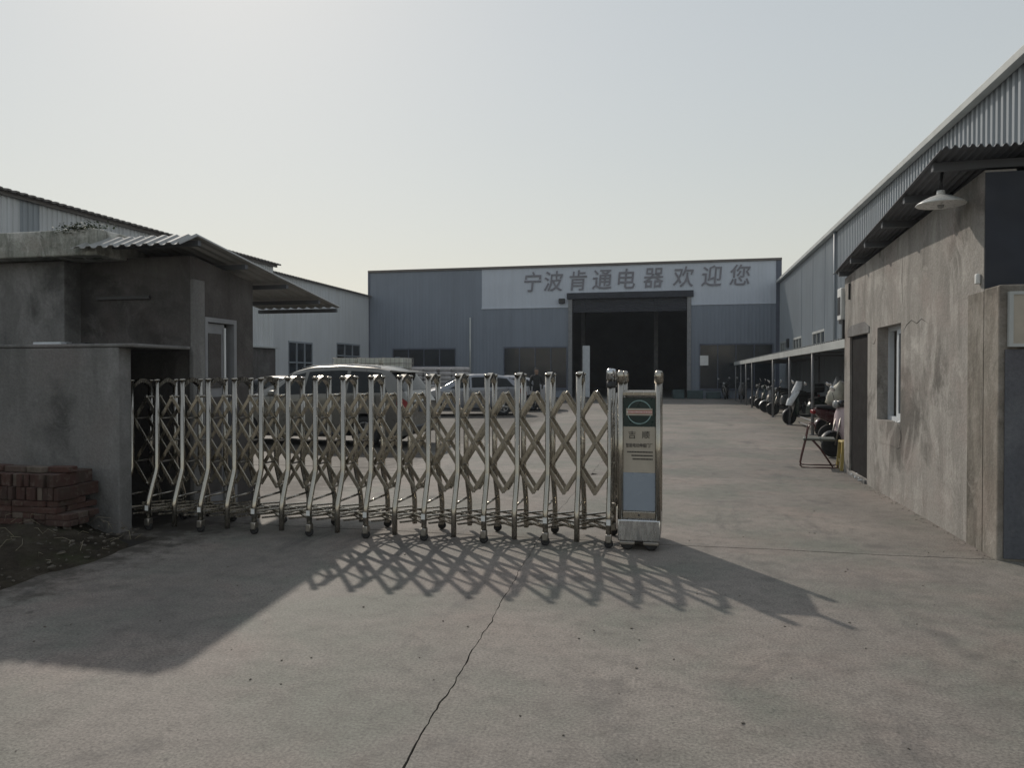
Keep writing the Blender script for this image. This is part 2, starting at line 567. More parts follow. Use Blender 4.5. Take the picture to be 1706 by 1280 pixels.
M['mpv_paint'] = mat('dusty_bronze_paint', (0.165, 0.16, 0.145), 0.32, 0.4, var=0.1, scale=2.5, coat=0.5)
M['dark_paint'] = mat('dark_car_paint', (0.045, 0.045, 0.05), 0.3, 0.3, var=0.1, scale=2.5, coat=0.5)
M['silver_paint'] = mat('silver_car_paint', (0.24, 0.25, 0.275), 0.3, 0.4, var=0.06, scale=2.5, coat=0.5)
M['white_paint'] = mat('pearl_car_paint', (0.36, 0.365, 0.39), 0.3, 0.1, var=0.06, scale=2.5, coat=0.5)
M['moss'] = mat('roof_moss', (0.035, 0.055, 0.035), 0.9, var=0.4, scale=16)


# ------------------------------------------------------------------ text
_dg = None


def text_mesh(s, size, m, name='lettering', extrude=0.004, offset=0.0, shear=0.0):
    cu = bpy.data.curves.new('t', 'FONT')
    cu.body = s
    cu.size = size
    cu.extrude = extrude
    cu.offset = offset
    cu.shear = shear
    cu.resolution_u = 3
    cu.align_x = 'CENTER'; cu.align_y = 'CENTER'
    o = bpy.data.objects.new('t', cu)
    COL.objects.link(o)
    bpy.context.view_layer.update()
    dg = bpy.context.evaluated_depsgraph_get()
    me = bpy.data.meshes.new_from_object(o.evaluated_get(dg))
    bpy.data.objects.remove(o)
    bpy.data.curves.remove(cu)
    me.name = name
    me.materials.clear()
    me.materials.append(m)
    if len(me.vertices):                      # centre on the glyph box
        co = np.zeros(len(me.vertices) * 3); me.vertices.foreach_get('co', co); co = co.reshape(-1, 3)
        co[:, 0] -= (co[:, 0].min() + co[:, 0].max()) / 2
        co[:, 1] -= (co[:, 1].min() + co[:, 1].max()) / 2
        me.vertices.foreach_set('co', co.ravel())
    return me


def face_front(o):           # text plane XY -> faces -Y
    o.rotation_euler = (R(90), 0, 0)
    return o


# ================================================================== GROUND
mb = MB()
S = 700
mb.quad((-S, -S, -0.035), (S, -S, -0.035), (S, S, -0.035), (-S, S, -0.035))
ground = mb.build('ground', M['joint'])
tag(ground, kind='structure')

XS = [-24.0, -19.6, -15.65, -12.15, -8.15, -4.65, -1.15, 2.62, 6.12, 10.5]
YS = [-6.9, -2.4, 2.1, 6.74, 11.25, 15.75, 20.25, 24.75, 29.25, 33.75, 38.25, 42.75, 48.6]


def wob(k, s, near=True):
    if k == 6:                              # the long joint under the gate runs a little askew
        return (0.13 - 0.052 * (s - 2.7) if s < 7.5 else -0.12) + 0.004 * math.sin(1.9 * s) + 0.005 * math.sin(7.3 * s + 1) + 0.003 * math.sin(19 * s) + 0.0018 * math.sin(47 * s + 2) + 0.0012 * math.sin(83 * s)
    return 0.014 * math.sin(0.9 * s + 2.1 * k) + 0.008 * math.sin(3.7 * s + k * 1.3) + 0.004 * math.sin(11.3 * s + k)


def chip(k, s):
    if k == 23:
        return 0.009 + 0.003 * math.sin(13 * s) * math.sin(4.1 * s)
    g = 0.0045 if k != 6 else 0.0022 + 0.003 * max(0, min(1, (5.2 - s) / 3))
    return g + 0.0022 * math.sin(17.0 * s + 3 * k) * math.sin(5.1 * s + k) + 0.002 * math.sin(41 * s + k)


def slab(i, j):
    x0, x1, y0, y1 = XS[i], XS[i + 1], YS[j], YS[j + 1]
    near = y0 < 14
    st = (0.035 if (i in (5, 6) and j in (1, 2)) else 0.12) if near else 0.9
    wf = 1.0 if near else 0.4
    pts = []
    nx = max(4, int((x1 - x0) / st)); ny = max(4, int((y1 - y0) / st))
    for a in range(nx):
        x = x0 + (x1 - x0) * a / nx
        pts.append((x, y0 + wf * wob(j + 20, x) + chip(j + 20, x)))
    for a in range(ny):
        y = y0 + (y1 - y0) * a / ny
        pts.append((x1 + wf * wob(i + 1, y) - chip(i + 1, y), y))
    for a in range(nx):
        x = x1 - (x1 - x0) * a / nx
        pts.append((x, y1 + wf * wob(j + 21, x) - chip(j + 21, x + 0.3)))
    for a in range(ny):
        y = y1 - (y1 - y0) * a / ny
        pts.append((x0 + wf * wob(i, y) + chip(i, y + 0.4), y))
    # pull the corners in so edges meet cleanly
    n = len(pts)
    h = 0.0 if i in (5, 6) else random.uniform(-0.004, 0.0)
    mb = MB()
    top = [(p[0], p[1], h) for p in pts]
    low = [(p[0], p[1], -0.06) for p in pts]
    fs = [tuple(range(n))] + [(a, n + a, n + (a + 1) % n, (a + 1) % n) for a in range(n)]
    mb.add(top + low, fs)
    return mb.build('concrete_slab', M['yard'], ground)


for j in range(len(YS) - 1):
    for i in range(len(XS) - 1):
        if YS[j + 1] <= 6.8 and XS[i + 1] <= -4.6:
            continue
        slab(i, j)

o = MB().box(-10, XS[5] - 0.008, 6.02, YS[3] - 0.008, -0.06, -0.001).build('concrete_slab', M['yard'], ground)

# soil bank in front of the low wall
mb = MB()
P = []
nx, ny = 70, 70
for a in range(nx + 1):
    row = []
    for c in range(ny + 1):
        u = a / nx; v = c / ny
        y = -6 + v * 12.11
        edge = -4.62 - 1.45 * max(0, y - 5.72) + 0.10 * math.sin(y * 1.7) + 0.05 * math.sin(y * 4.9 + 1) + 0.02 * math.sin(y * 13)
        x = edge - u * u * 9.0
        d = edge - x
        z = -0.012 + 0.15 * (1 - math.exp(-d * 1.6)) + 0.10 * max(0, (y - 4.5) / 1.6) * (1 - math.exp(-d * 1.5))
        z += (random.random() - 0.5) * 0.03 * min(1, d * 6)
        z += 0.03 * math.sin(x * 5 + y * 3) * min(1, d * 3) + 0.02 * math.sin(y * 9 - x * 4) * min(1, d * 3)
        row.append((x, y, z))
    P.append(row)
mb.grid(P)
tag(mb.build('soil_bank', M['soil']), kind='structure')


def blob(mb, p, r, flat=0.7, rnd=random):
    bm = bmesh.new()
    bmesh.ops.create_icosphere(bm, subdivisions=1, radius=1)
    q = Matrix.Rotation(rnd.uniform(0, 6.28), 3, 'Z')
    sx, sy, sz = r * rnd.uniform(0.6, 1.3), r * rnd.uniform(0.5, 1.0), r * flat * rnd.uniform(0.6, 1.1)
    vs = []
    for v in bm.verts:
        k = rnd.uniform(0.75, 1.2)
        vs.append(Vector(p) + q @ Vector((v.co.x * sx * k, v.co.y * sy * k, v.co.z * sz * k)))
    bm.verts.index_update()
    fs = [[v.index for v in f.verts] for f in bm.faces]
    bm.free()
    mb.add(vs, fs)


rg = random.Random(3)
mb = MB()
for k in range(420):
    y = rg.uniform(2.0, 6.0); x = -4.6 - abs(rg.gauss(0, 0.8))
    blob(mb, (x, y, 0.02 + 0.13 * (1 - math.exp(-(-4.6 - x) * 1.6)) + 0.10 * max(0, (y - 4.5) / 1.6) * (1 - math.exp((4.6 + x) * 1.5))), abs(rg.gauss(0.006, 0.012)) + 0.005, 0.6, rg)
tag(mb.build('rubble', M['rubble']), 'loose broken rubble strewn over the dark soil bank', 'rubble', kind='stuff')
mb = MB()
for k in range(60):
    y = rg.uniform(3.4, 5.95); x = -4.66 - abs(rg.gauss(0, 0.7))
    z = 0.03 + 0.13 * (1 - math.exp(-(-4.6 - x) * 1.6)) + 0.10 * max(0, (y - 4.5) / 1.6) * (1 - math.exp((4.6 + x) * 1.5))
    a = rg.uniform(0, 6.28); L = rg.uniform(0.05, 0.22); up = rg.uniform(0, 0.09)
    mb.tube([(x, y, z), (x + L * .5 * math.cos(a), y + L * .5 * math.sin(a), z + up), (x + L * math.cos(a + .4), y + L * math.sin(a + .4), z + up * rg.uniform(.2, 1.4))], [0.002, 0.002, 0.001], 4)
tag(mb.build('dry_straw', M['straw']), 'pale dry straw scattered on the dark soil bank', 'straw', kind='stuff')
mb = MB()
for k in range(260):
    x = rg.uniform(-4.4, 5.5); y = 1.8 + abs(rg.gauss(0, 5))
    if x > 2.4 and y > 6.5: continue
    blob(mb, (x, y, 0.003), rg.uniform(0.003, 0.010), 0.6, rg)
for k in range(140):                    # grit gathered along the hut foot
    y = rg.uniform(6.6, 12.4); blob(mb, (2.50 - abs(rg.gauss(0, 0.05)), y, 0.002), rg.uniform(0.003, 0.009), 0.6, rg)
M['grit'] = mat('pale_grit', (0.15, 0.135, 0.115), 0.95, var=0.4, scale=40, world=True)
tag(mb.build('grit', M['grit']), 'fine grit scattered over the concrete yard', 'grit', kind='stuff')

# ================================================================== FACTORY (far, facing the camera)
FY = 48.5
fac = empty('factory_building', (-7.35, FY, 0))
tag(fac, 'wide blue grey sheet clad factory with pale lettered band and tall open doorway', 'factory')


def P_(o, parent):            # parent keeping world placement
    o.parent = parent
    o.matrix_parent_inverse = Matrix.Translation(-Vector(parent.location)) if parent.rotation_euler.z == 0 else parent.matrix_basis.inverted()
    return o


FX0, FX1, FH = -20.8, 5.98, 8.6
DX0, DX1, DZ = -6.75, 0.62, 6.4
wins = [(-19.05, -14.6, 2.0, 3.25), (-11.25, -7.05, 0.55, 3.3), (1.35, 5.7, 0.55, 3.4)]
BX0, BZ0 = -12.76, 5.9
xs = sorted({FX0, FX1, DX0, DX1, BX0} | {q for a in wins for q in a[:2]})
zs = sorted({0.0, FH, DZ, BZ0} | {q for a in wins for q in a[2:]})
blue, band, blue2 = MB(), MB(), MB()
for a in range(len(xs) - 1):
    for c in range(len(zs) - 1):
        x0, x1, z0, z1 = xs[a], xs[a + 1], zs[c], zs[c + 1]
        xm, zm = (x0 + x1) / 2, (z0 + z1) / 2
        if DX0 < xm < DX1 and zm < DZ: continue
        if any(p[0] < xm < p[1] and p[2] < zm < p[3] for p in wins): continue
        t = band if (xm > BX0 and zm > BZ0) else (blue2 if xm > DX1 else blue)
        ribs(t, (x0, FY, z0), (1, 0, 0), x1 - x0, (0, 0, 1), z1 - z0, (0, -1, 0), 0.225, 0.006)
P_(blue.build('wall', M['blue_sheet']), fac)
P_(blue2.build('wall', M['blue_sheet']), fac)
bandp = P_(band.build('sign_band', M['band_sheet']), fac)
bandp['label'] = 'pale band across the factory front carrying grey lettering'

CH = '宁波肯通电器欢迎您'
cpx = [-9.3, -7.92, -6.3, -4.78, -3.22, -1.52, 0.33, 2.05, 3.76]
for k, (ch, x) in enumerate(zip(CH, cpx)):
    me = text_mesh(ch, 1.5, M['letters'], 'sign_character', 0.012, 0.011, 0.10)
    o = link_mesh('sign_character', me)
    face_front(o)
    o.location = (x, FY - 0.045, 7.58 + 0.012 * k)
    o.scale = (0.86, 0.93, 1)
    P_(o, bandp)
    o.matrix_parent_inverse = fac.matrix_basis.inverted() @ Matrix.Identity(4)
    o.parent = bandp
    o.matrix_parent_inverse = (Matrix.Translation(fac.location) @ bandp.matrix_parent_inverse).inverted()

# roof edge cap, corner trims
cap = MB().box(FX0 - 0.06, FX1 + 0.23, FY - 0.10, FY + 0.05, FH - 0.10, FH + 0.05)
P_(cap.build('roof_cap', M['trim'], bev=0.01), fac)
for x, xe in ((FX0 - 0.02, FX0 + 0.05), (FX1 - 0.05, FX1 + 0.22)):
    P_(MB().box(x - 0.05, xe, FY - 0.06, FY + 0.03, 0, FH - 0.11).build('corner_trim', M['blue_panel']), fac)
for xa, xb in ((BX0 - 0.03, DX0 - 0.21), (DX1 + 0.21, FX1 - 0.11)):
    P_(MB().box(xa, xb, FY - 0.045, FY - 0.002, BZ0 - 0.05, BZ0 + 0.03).build('band_flashing', M['band_sheet']), fac)
# doorway
P_(MB().box(DX0 - 0.28, DX1 + 0.34, FY - 0.18, FY - 0.002, DZ - 0.02, DZ + 0.38).build('shutter_housing', M['navy'], bev=0.02), fac)
for x0, x1 in ((DX0 - 0.2, DX0 + 0.05), (DX1 - 0.05, DX1 + 0.2)):
    P_(MB().box(x0, x1, FY - 0.10, FY + 0.12, 0, DZ - 0.02).build('door_jamb', M['grey_steel'], bev=0.01), fac)
sh = MB()
for k in range(8):
    sh.box(DX0 + 0.06, DX1 - 0.06, FY + 0.14, FY + 0.17, DZ - 0.10 - 0.11 * k, DZ - 0.005 - 0.11 * k)
P_(sh.build('rolled_shutter', M['navy']), fac)
# hollow interior and shell
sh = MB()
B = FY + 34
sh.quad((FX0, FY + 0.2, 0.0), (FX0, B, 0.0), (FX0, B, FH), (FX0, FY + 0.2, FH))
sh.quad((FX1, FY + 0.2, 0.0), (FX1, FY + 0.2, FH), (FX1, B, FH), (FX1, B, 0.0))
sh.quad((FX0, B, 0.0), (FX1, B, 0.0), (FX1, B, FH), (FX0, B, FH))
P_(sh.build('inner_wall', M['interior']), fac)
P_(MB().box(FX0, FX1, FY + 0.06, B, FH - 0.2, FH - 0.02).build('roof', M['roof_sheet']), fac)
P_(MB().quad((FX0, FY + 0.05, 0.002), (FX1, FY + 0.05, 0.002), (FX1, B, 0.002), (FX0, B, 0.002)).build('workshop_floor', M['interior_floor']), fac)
for k in range(4):
    P_(MB().box(DX0 - 6 + 5.5 * k, DX0 - 5.7 + 5.5 * k, FY + 9, FY + 9.3, 0, FH - 0.2).build('column', M['grey_steel']), fac)
# windows
for (x0, x1, z0, z1) in wins:
    f = MB()
    t = 0.07
    f.box(x0 - 0.02, x1 + 0.02, FY - 0.05, FY + 0.05, z1 - t, z1 + 0.03)
    f.box(x0 - 0.02, x1 + 0.02, FY - 0.07, FY + 0.05, z0 - 0.04, z0 + t)
    n = max(3, int((x1 - x0) / 1.0))
    for k in range(n + 1):
        xx = x0 + (x1 - x0) * k / n
        f.box(xx - 0.03, xx + 0.03, FY - 0.04, FY + 0.04, z0 + t, z1 - t)
    wo = P_(f.build('window', M['blue_panel']), fac)
    for k in range(n):
        xa = x0 + (x1 - x0) * k / n + 0.03; xb = x0 + (x1 - x0) * (k + 1) / n - 0.03
        pane = MB().box(xa, xb, FY + 0.005, FY + 0.015, z0 + t, z1 - t).build('pane', M['glass'])
        pane.parent = wo
        pane.matrix_parent_inverse = (Matrix.Translation(fac.location) @ wo.matrix_parent_inverse).inverted()
# downpipe and lamp box
P_(MB().tube([(-13.55, FY - 0.09, 0.1), (-13.55, FY - 0.09, 5.3)], 0.055, 10).build('downpipe', M['pale_trim']), fac)
fl = P_(MB().rbox(-7.55, -7.15, FY - 0.35, FY - 0.03, 6.12, 6.42, 0.03).build('floodlight', M['black']), fac)
P_(MB().box(DX1 + 0.74, DX1 + 1.25, FY - 0.055, FY - 0.035, 2.06, 2.68).build('paper_notice', M['white']), fac)
# tall pale board inside the doorway
b = MB().box(-6.14, -5.66, FY + 0.9, FY + 0.95, 0.006, 3.4)
o = b.build('tall_board', M['white_pvc'], bev=0.01)
tag(o, 'tall narrow pale board standing inside the left of the dark doorway', 'board')
# low teal crates at the right foot of the door
for k, (x, y, h, wd) in enumerate(((0.05, FY - 0.9, 0.55, 0.7), (1.05, FY - 0.75, 0.5, 0.95), (2.15, FY - 0.7, 0.42, 0.85))):
    c = MB()
    c.rbox(x - wd / 2, x + wd / 2, y - 0.3, y + 0.3, 0.0, h, 0.03)
    for q in range(4):
        c.box(x - wd / 2 - 0.012, x + wd / 2 + 0.012, y - 0.312, y + 0.312, 0.07 + q * h * 0.23, 0.10 + q * h * 0.23)
    o = c.build('plastic_crate', M.setdefault('teal', mat('dull_teal_plastic', (0.05, 0.085, 0.09), 0.6, var=0.25, scale=3)))
    tag(o, ['dull teal crate at the right jamb of the factory doorway', 'dull teal crate in the middle of three below the paper notice', 'lowest dull teal crate beside the far scooters'][k], 'crate', 'teal crates against the factory wall')

# ================================================================== RIGHT WAREHOUSE
WX = 6.12
wh = empty('long_warehouse', (WX, 30, 0))
tag(wh, 'long grey blue ribbed warehouse receding on the right behind the hut', 'warehouse')
WY0, WY1, WH = 13.0, 48.3, 7.2
wwin = [(33.9, 36.8), (40.0, 42.8), (45.6, 47.9)]
WZ0, WZ1 = 2.55, 3.4
ys_ = sorted({WY0, WY1} | {q for a in wwin for q in a})
t = MB()
for a in range(len(ys_) - 1):
    y0, y1 = ys_[a], ys_[a + 1]
    for z0, z1 in ((0, WZ0), (WZ0, WZ1), (WZ1, WH - 0.04)):
        if z0 == WZ0 and any(p[0] < (y0 + y1) / 2 < p[1] for p in wwin): continue
        ribs(t, (WX, y0, z0), (0, 1, 0), y1 - y0, (0, 0, 1), z1 - z0, (-1, 0, 0), 0.25, 0.05, 0.4)
P_(t.build('wall', M['shed_sheet']), wh)
P_(MB().box(WX, WX + 20, WY0 - 0.1, WY0, 0, WH - 0.3).build('end_wall', M['shed_sheet']), wh)
t = MB()
ribs(t, (WX - 0.23, WY0 - 0.3, WH - 0.02), (0, 1, 0), WY1 - WY0 + 0.3, (1, 0, 0.1), 20, (0, 0, 1), 0.25, 0.05, 0.4, 0.012)
P_(t.build('roof', M['roof_sheet']), wh)
P_(MB().prism([(WX - 0.25, WH + 0.06), (WX - 0.25, WH - 0.10), (WX - 0.06, WH - 0.10), (WX - 0.06, WH + 0.06)], WY0 - 0.3, WY1, 'Y').build('gutter', M['pale_trim'], bev=0.01), wh)
for (y0, y1) in wwin:
    f = MB()
    f.box(WX - 0.07, WX + 0.02, y0, y1, WZ1 - 0.06, WZ1 + 0.04)
    f.box(WX - 0.07, WX + 0.02, y0, y1, WZ0 - 0.02, WZ0 + 0.06)
    for k in range(4):
        yy = y0 + (y1 - y0) * k / 3
        f.box(WX - 0.06, WX + 0.02, yy - 0.03, yy + 0.03, WZ0 + 0.06, WZ1 - 0.06)
    wo = P_(f.build('window', M['pale_trim']), wh)
    for k in range(3):
        ya = y0 + (y1 - y0) * k / 3 + 0.03; yb = y0 + (y1 - y0) * (k + 1) / 3 - 0.03
        pane = MB().box(WX - 0.012, WX - 0.004, ya, yb, WZ0 + 0.06, WZ1 - 0.06).build('pane', M['glass'])
        pane.parent = wo
        pane.matrix_parent_inverse = (Matrix.Translation(wh.location) @ wo.matrix_parent_inverse).inverted()
for y in (31.5,):
    P_(MB().tube([(WX - 0.12, y, 2.5), (WX - 0.12, y, WH - 0.1)], 0.05, 8).build('downpipe', M['shed_sheet']), wh)
fb = P_(MB().box(WX - 0.14, WX - 0.05, 44.2, 44.8, 3.0, 3.5).build('fan_box', M['black']), wh)

# ================================================================== LEFT BUILDINGS
lb = empty('gable_warehouse', (-20, 20, 0))
tag(lb, 'white ribbed warehouse with dark wavy eave rising behind the left guard house', 'warehouse')
t = MB(); dk = MB()
for (y0, y1, d) in ((6, 19.55, 0), (19.55, 20.3, 1), (20.3, 34.5, 0)):
    ribs(dk if d else t, (-20, y0, 2.84), (0, 1, 0), y1 - y0, (0, 0, 1), 7.12 - 2.84, (1, 0, 0), 0.2, 0.035)
P_(t.build('wall', M['white_sheet']), lb)
P_(dk.build('skylight_strip', M['shed_sheet']), lb)
P_(MB().box(-20.3, -19.9, 6, 34.55, 0, 2.84).build('plinth', M['plaster_dark']), lb)
P_(MB().box(-19.96, -19.75, 6, 34.75, 2.80, 2.87).build('plinth_ledge', M['pale_trim']), lb)
P_(MB().box(-30, -20.02, 34.3, 34.5, 0, 7.1).build('end_wall', M['white_sheet']), lb)
t = MB()
ribs(t, (-19.70, 5.5, 7.08), (0, 1, 0), 29.3, (-1, 0, 0.12), 12, (0, 0, 1), 0.3, 0.03, 0.4, 0.05)
P_(t.build('roof', M['trim']), lb)
P_(MB().box(-19.95, -19.86, 5.6, 34.7, 6.93, 7.08).build('eave_board', M['trim']), lb)

lb2 = empty('white_workshop', (-20.8, 42, 0))
tag(lb2, 'lower white workshop with square windows between guard house canopy and factory', 'workshop')
w2 = [(37.45, 40.2, 0.3, 3.35), (43.4, 46.9, 1.2, 3.5)]
ys_ = sorted({34.5, 48.4} | {q for a in w2 for q in a[:2]}); zs_ = sorted({0, 6.85} | {q for a in w2 for q in a[2:]})
t = MB()
for a in range(len(ys_) - 1):
    for c in range(len(zs_) - 1):
        ym = (ys_[a] + ys_[a + 1]) / 2; zm = (zs_[c] + zs_[c + 1]) / 2
        if any(p[0] < ym < p[1] and p[2] < zm < p[3] for p in w2): continue
        ribs(t, (-20.8, ys_[a], zs_[c]), (0, 1, 0), ys_[a + 1] - ys_[a], (0, 0, 1), zs_[c + 1] - zs_[c], (1, 0, 0), 0.2, 0.012)
P_(t.build('wall', M['white_sheet']), lb2)
t = MB()
ribs(t, (-20.55, 34.4, 6.86), (0, 1, 0), 14.05, (-1, 0, 0.12), 12, (0, 0, 1), 0.3, 0.05, 0.4, 0.03)
P_(t.build('roof', M['trim']), lb2)
P_(MB().box(-33, -20.82, 34.52, 34.7, 0, 6.8).build('end_wall', M['white_sheet']), lb2)
for (y0, y1, z0, z1) in w2:
    f = MB()
    f.box(-20.85, -20.76, y0, y1, z1 - 0.10, z1); f.box(-20.85, -20.72, y0, y1, z0, z0 + 0.08)
    f.box(-20.85, -20.76, y0, y1, (z0 + z1) / 2 + 0.3, (z0 + z1) / 2 + 0.38)
    for k in range(4):
        yy = y0 + (y1 - y0) * k / 3
        f.box(-20.84, -20.77, max(y0, yy - 0.05), min(y1, yy + 0.05), z0 + 0.08, z1 - 0.10)
    wo = P_(f.build('window', M['shed_sheet']), lb2)
    for k in range(3):
        pane = MB().box(-20.83, -20.82, y0 + (y1 - y0) * k / 3 + 0.05, y0 + (y1 - y0) * (k + 1) / 3 - 0.05, z0 + 0.08, z1 - 0.1).build('pane', M['glass'])
        pane.parent = wo
        pane.matrix_parent_inverse = (Matrix.Translation(lb2.location) @ wo.matrix_parent_inverse).inverted()

# ================================================================== LEFT GUARD HOUSE + GATE HOUSING
XL = -4.98
gh = empty('gate_housing', (-6.5, 6.5, 0))
tag(gh, 'low shaded cement housing with open end that takes in the retracting gate', 'housing')
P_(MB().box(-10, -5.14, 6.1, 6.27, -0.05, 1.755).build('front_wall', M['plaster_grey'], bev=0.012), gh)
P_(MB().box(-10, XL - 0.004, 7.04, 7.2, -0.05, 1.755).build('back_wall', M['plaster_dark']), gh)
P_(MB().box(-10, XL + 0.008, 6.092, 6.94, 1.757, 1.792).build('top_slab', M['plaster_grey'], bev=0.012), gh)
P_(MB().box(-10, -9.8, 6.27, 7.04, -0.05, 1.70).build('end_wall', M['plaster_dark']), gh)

hs_ = empty('guard_house', (-6, 7.5, 0))
tag(hs_, 'shaded cement guard house under a sloping sheet roof left of the gate', 'guard house')
DY0, DY1, DT = 7.17, 7.76, 2.12
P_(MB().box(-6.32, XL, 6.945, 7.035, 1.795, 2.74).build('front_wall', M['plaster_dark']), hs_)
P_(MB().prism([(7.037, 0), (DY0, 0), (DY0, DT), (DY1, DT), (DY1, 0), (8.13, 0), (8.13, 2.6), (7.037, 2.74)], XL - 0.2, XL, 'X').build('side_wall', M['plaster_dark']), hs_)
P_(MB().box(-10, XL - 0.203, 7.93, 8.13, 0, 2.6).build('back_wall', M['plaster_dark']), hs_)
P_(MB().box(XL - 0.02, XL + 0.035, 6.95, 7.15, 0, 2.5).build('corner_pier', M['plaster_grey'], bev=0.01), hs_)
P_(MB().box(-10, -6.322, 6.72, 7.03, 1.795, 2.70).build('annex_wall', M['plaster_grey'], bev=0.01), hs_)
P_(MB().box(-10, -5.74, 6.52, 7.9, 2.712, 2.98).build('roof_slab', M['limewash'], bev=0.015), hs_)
P_(MB().box(-6.1, -5.45, 6.915, 6.942, 2.30, 2.335).build('iron_ledge', M['black']), hs_)
# door leaf and frame
fr = P_(MB().box(XL - 0.08, XL + 0.02, DY0, DY0 + 0.05, 0, DT).box(XL - 0.08, XL + 0.02, DY1 - 0.05, DY1, 0, DT).box(XL - 0.08, XL + 0.02, DY0 + 0.05, DY1 - 0.05, DT - 0.05, DT).build('door_frame', M['door_pale']), hs_)
lf = MB()
lf.box(XL - 0.05, XL - 0.015, DY0 + 0.055, DY0 + 0.40, 0.02, DT - 0.06)
leaf = P_(lf.build('door', M['door_pale']), hs_)
for z0, z1 in ((0.2, 1.25), (1.35, 1.95)):
    q = MB().box(XL - 0.014, XL - 0.006, DY0 + 0.10, DY0 + 0.33, z0, z1).build('door_panel', M['plaster_dark'])
    q.parent = leaf; q.matrix_parent_inverse = (Matrix.Translation(hs_.location) @ leaf.matrix_parent_inverse).inverted()
q = MB().tube([(XL + 0.0, DY0 + 0.385, 0.03), (XL + 0.0, DY0 + 0.385, DT - 0.10)], 0.014, 6).build('door_edge', M['white'])
q.parent = leaf; q.matrix_parent_inverse = (Matrix.Translation(hs_.location) @ leaf.matrix_parent_inverse).inverted()
# sheet roof : short front apron, ridge, long fall to the back
RX0, RX1 = -5.95, -4.70


def slope_sheet(parent, name, m, xr0, xr1, pts, pitch=0.13, depth=0.022, thick=0.006):
    t = MB()
    xs = []
    s = xr0
    k = 0
    while s < xr1:
        for ds, h in ((0, 0), (pitch * .3, 0), (pitch * .5, 1), (pitch * .8, 1)):
            if s + ds < xr1: xs.append((s + ds, h * depth))
        s += pitch
    xs.append((xr1, 0))
    top = [[(x, y, z + h) for x, h in xs] for (y, z) in pts]
    bot = [[(x, y, z + h - thick) for x, h in xs] for (y, z) in pts]
    t.grid(top, False)
    t.grid([list(reversed(r)) for r in bot], False)
    t.grid([top[0], bot[0]], False); t.grid([bot[-1], top[-1]], False)
    return P_(t.build(name, m), parent)


slope_sheet(hs_, 'roof_sheet', M['roof_sheet'], RX0, RX1, [(6.40, 2.762), (6.68, 2.892), (8.3, 2.67), (9.95, 2.455)])
for y, z in ((6.75, 2.865), (7.6, 2.745), (8.5, 2.625), (9.35, 2.515), (9.88, 2.445)):
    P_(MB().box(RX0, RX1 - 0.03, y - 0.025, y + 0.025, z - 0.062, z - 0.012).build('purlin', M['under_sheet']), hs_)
# weeds on the slab
mb = MB()
rg = random.Random(11)
for k in range(700):
    cx = rg.gauss(-5.98, 0.13); cy = 6.50 + abs(rg.gauss(0, 0.10)); cz = 2.985 + rg.gauss(0, 0.035) if cy < 6.53 else 2.985 + abs(rg.gauss(0, 0.025))
    a = rg.uniform(0, 6.28); l = rg.uniform(0.01, 0.032); n = Vector((math.cos(a), math.sin(a), rg.uniform(-.5, .9))) * l
    s = Vector((-math.sin(a), math.cos(a), 0)) * l * .45
    p = Vector((cx, cy, cz))
    mb.add([p, p + n * .5 + s, p + n, p + n * .5 - s], [(0, 1, 2, 3)])
tag(mb.build('slab_weeds', M['leaf']), 'low green weeds growing along the guard house roof slab', 'weeds', kind='stuff')
# board on the ledge
o = MB().box(-6.35, -6.02, 6.35, 6.50, 1.792, 1.825).build('offcut_board', M['white_pvc'], bev=0.004)
tag(o, 'thin pale offcut board lying on the gate housing slab', 'board')
o = MB().box(-6.0, -5.78, 6.40, 6.52, 1.792, 1.818).build('dark_offcut', M['black'], bev=0.004)
tag(o, 'short dark offcut lying beside the pale board on the housing', 'offcut')

# brick stack
bs = empty('brick_stack', (-5.86, 5.78, 0.16))
tag(bs, 'rough stack of red bricks against the shaded cement housing', 'brick stack')
bme = MB().rbox(-0.12, 0.12, -0.0575, 0.0575, 0, 0.053, 0.006, 1).mesh('brick', M['brick'])
sme = MB().rbox(-0.0575, 0.0575, -0.0265, 0.0265, 0, 0.24, 0.006, 1).mesh('brick', M['brick'])
rg = random.Random(5)


def brick(x, y, z, rz, me=bme, tilt=0):
    o = link_mesh('brick', me, bs, (x, y, z), rz)
    o.rotation_euler = (tilt, 0, rz)
    return o


# lower courses laid flat (headers and stretchers), upper courses standing on edge as in the photo
ends = [0.46, 0.47, 0.45, 0.46, 0.46]
for c in range(4):
    for row in range(2):
        x = -1.05
        while x < ends[c]:
            if rg.random() < 0.5:
                brick(x + 0.06 + rg.uniform(-.01, .01), -0.10 + row * 0.24 + rg.uniform(-.02, .015), c * 0.055, PI / 2 + rg.uniform(-.06, .06)); x += 0.122
            else:
                brick(x + 0.12, -0.16 + row * 0.24 + rg.uniform(-.02, .01), c * 0.055, rg.uniform(-.05, .05))
                if row == 0: brick(x + 0.12, -0.04 + rg.uniform(-.005, .01), c * 0.055, rg.uniform(-.03, .03))
                x += 0.245
eme = MB().rbox(-0.0265, 0.0265, -0.12, 0.12, 0, 0.115, 0.006, 1).mesh('brick', M['brick'])
for c, (z, xe) in enumerate(((0.222, 0.56), (0.340, 0.50))):
    for row in range(2):
        x = -1.02
        while x < xe:
            brick(x, -0.10 + row * 0.245 + rg.uniform(-.018, .018), z, rg.uniform(-.05, .05), eme); x += 0.056 + rg.random() * 0.006
for k in range(3):
    brick(0.02 + 0.21 * k + rg.uniform(-.02, .02), -0.1 + 0.05 * (k // 2), 0.458, rg.uniform(-.3, .3))
for k in range(3):
    brick(-0.9 + 0.33 * k, -0.06, 0.458, rg.uniform(-.2, .2))


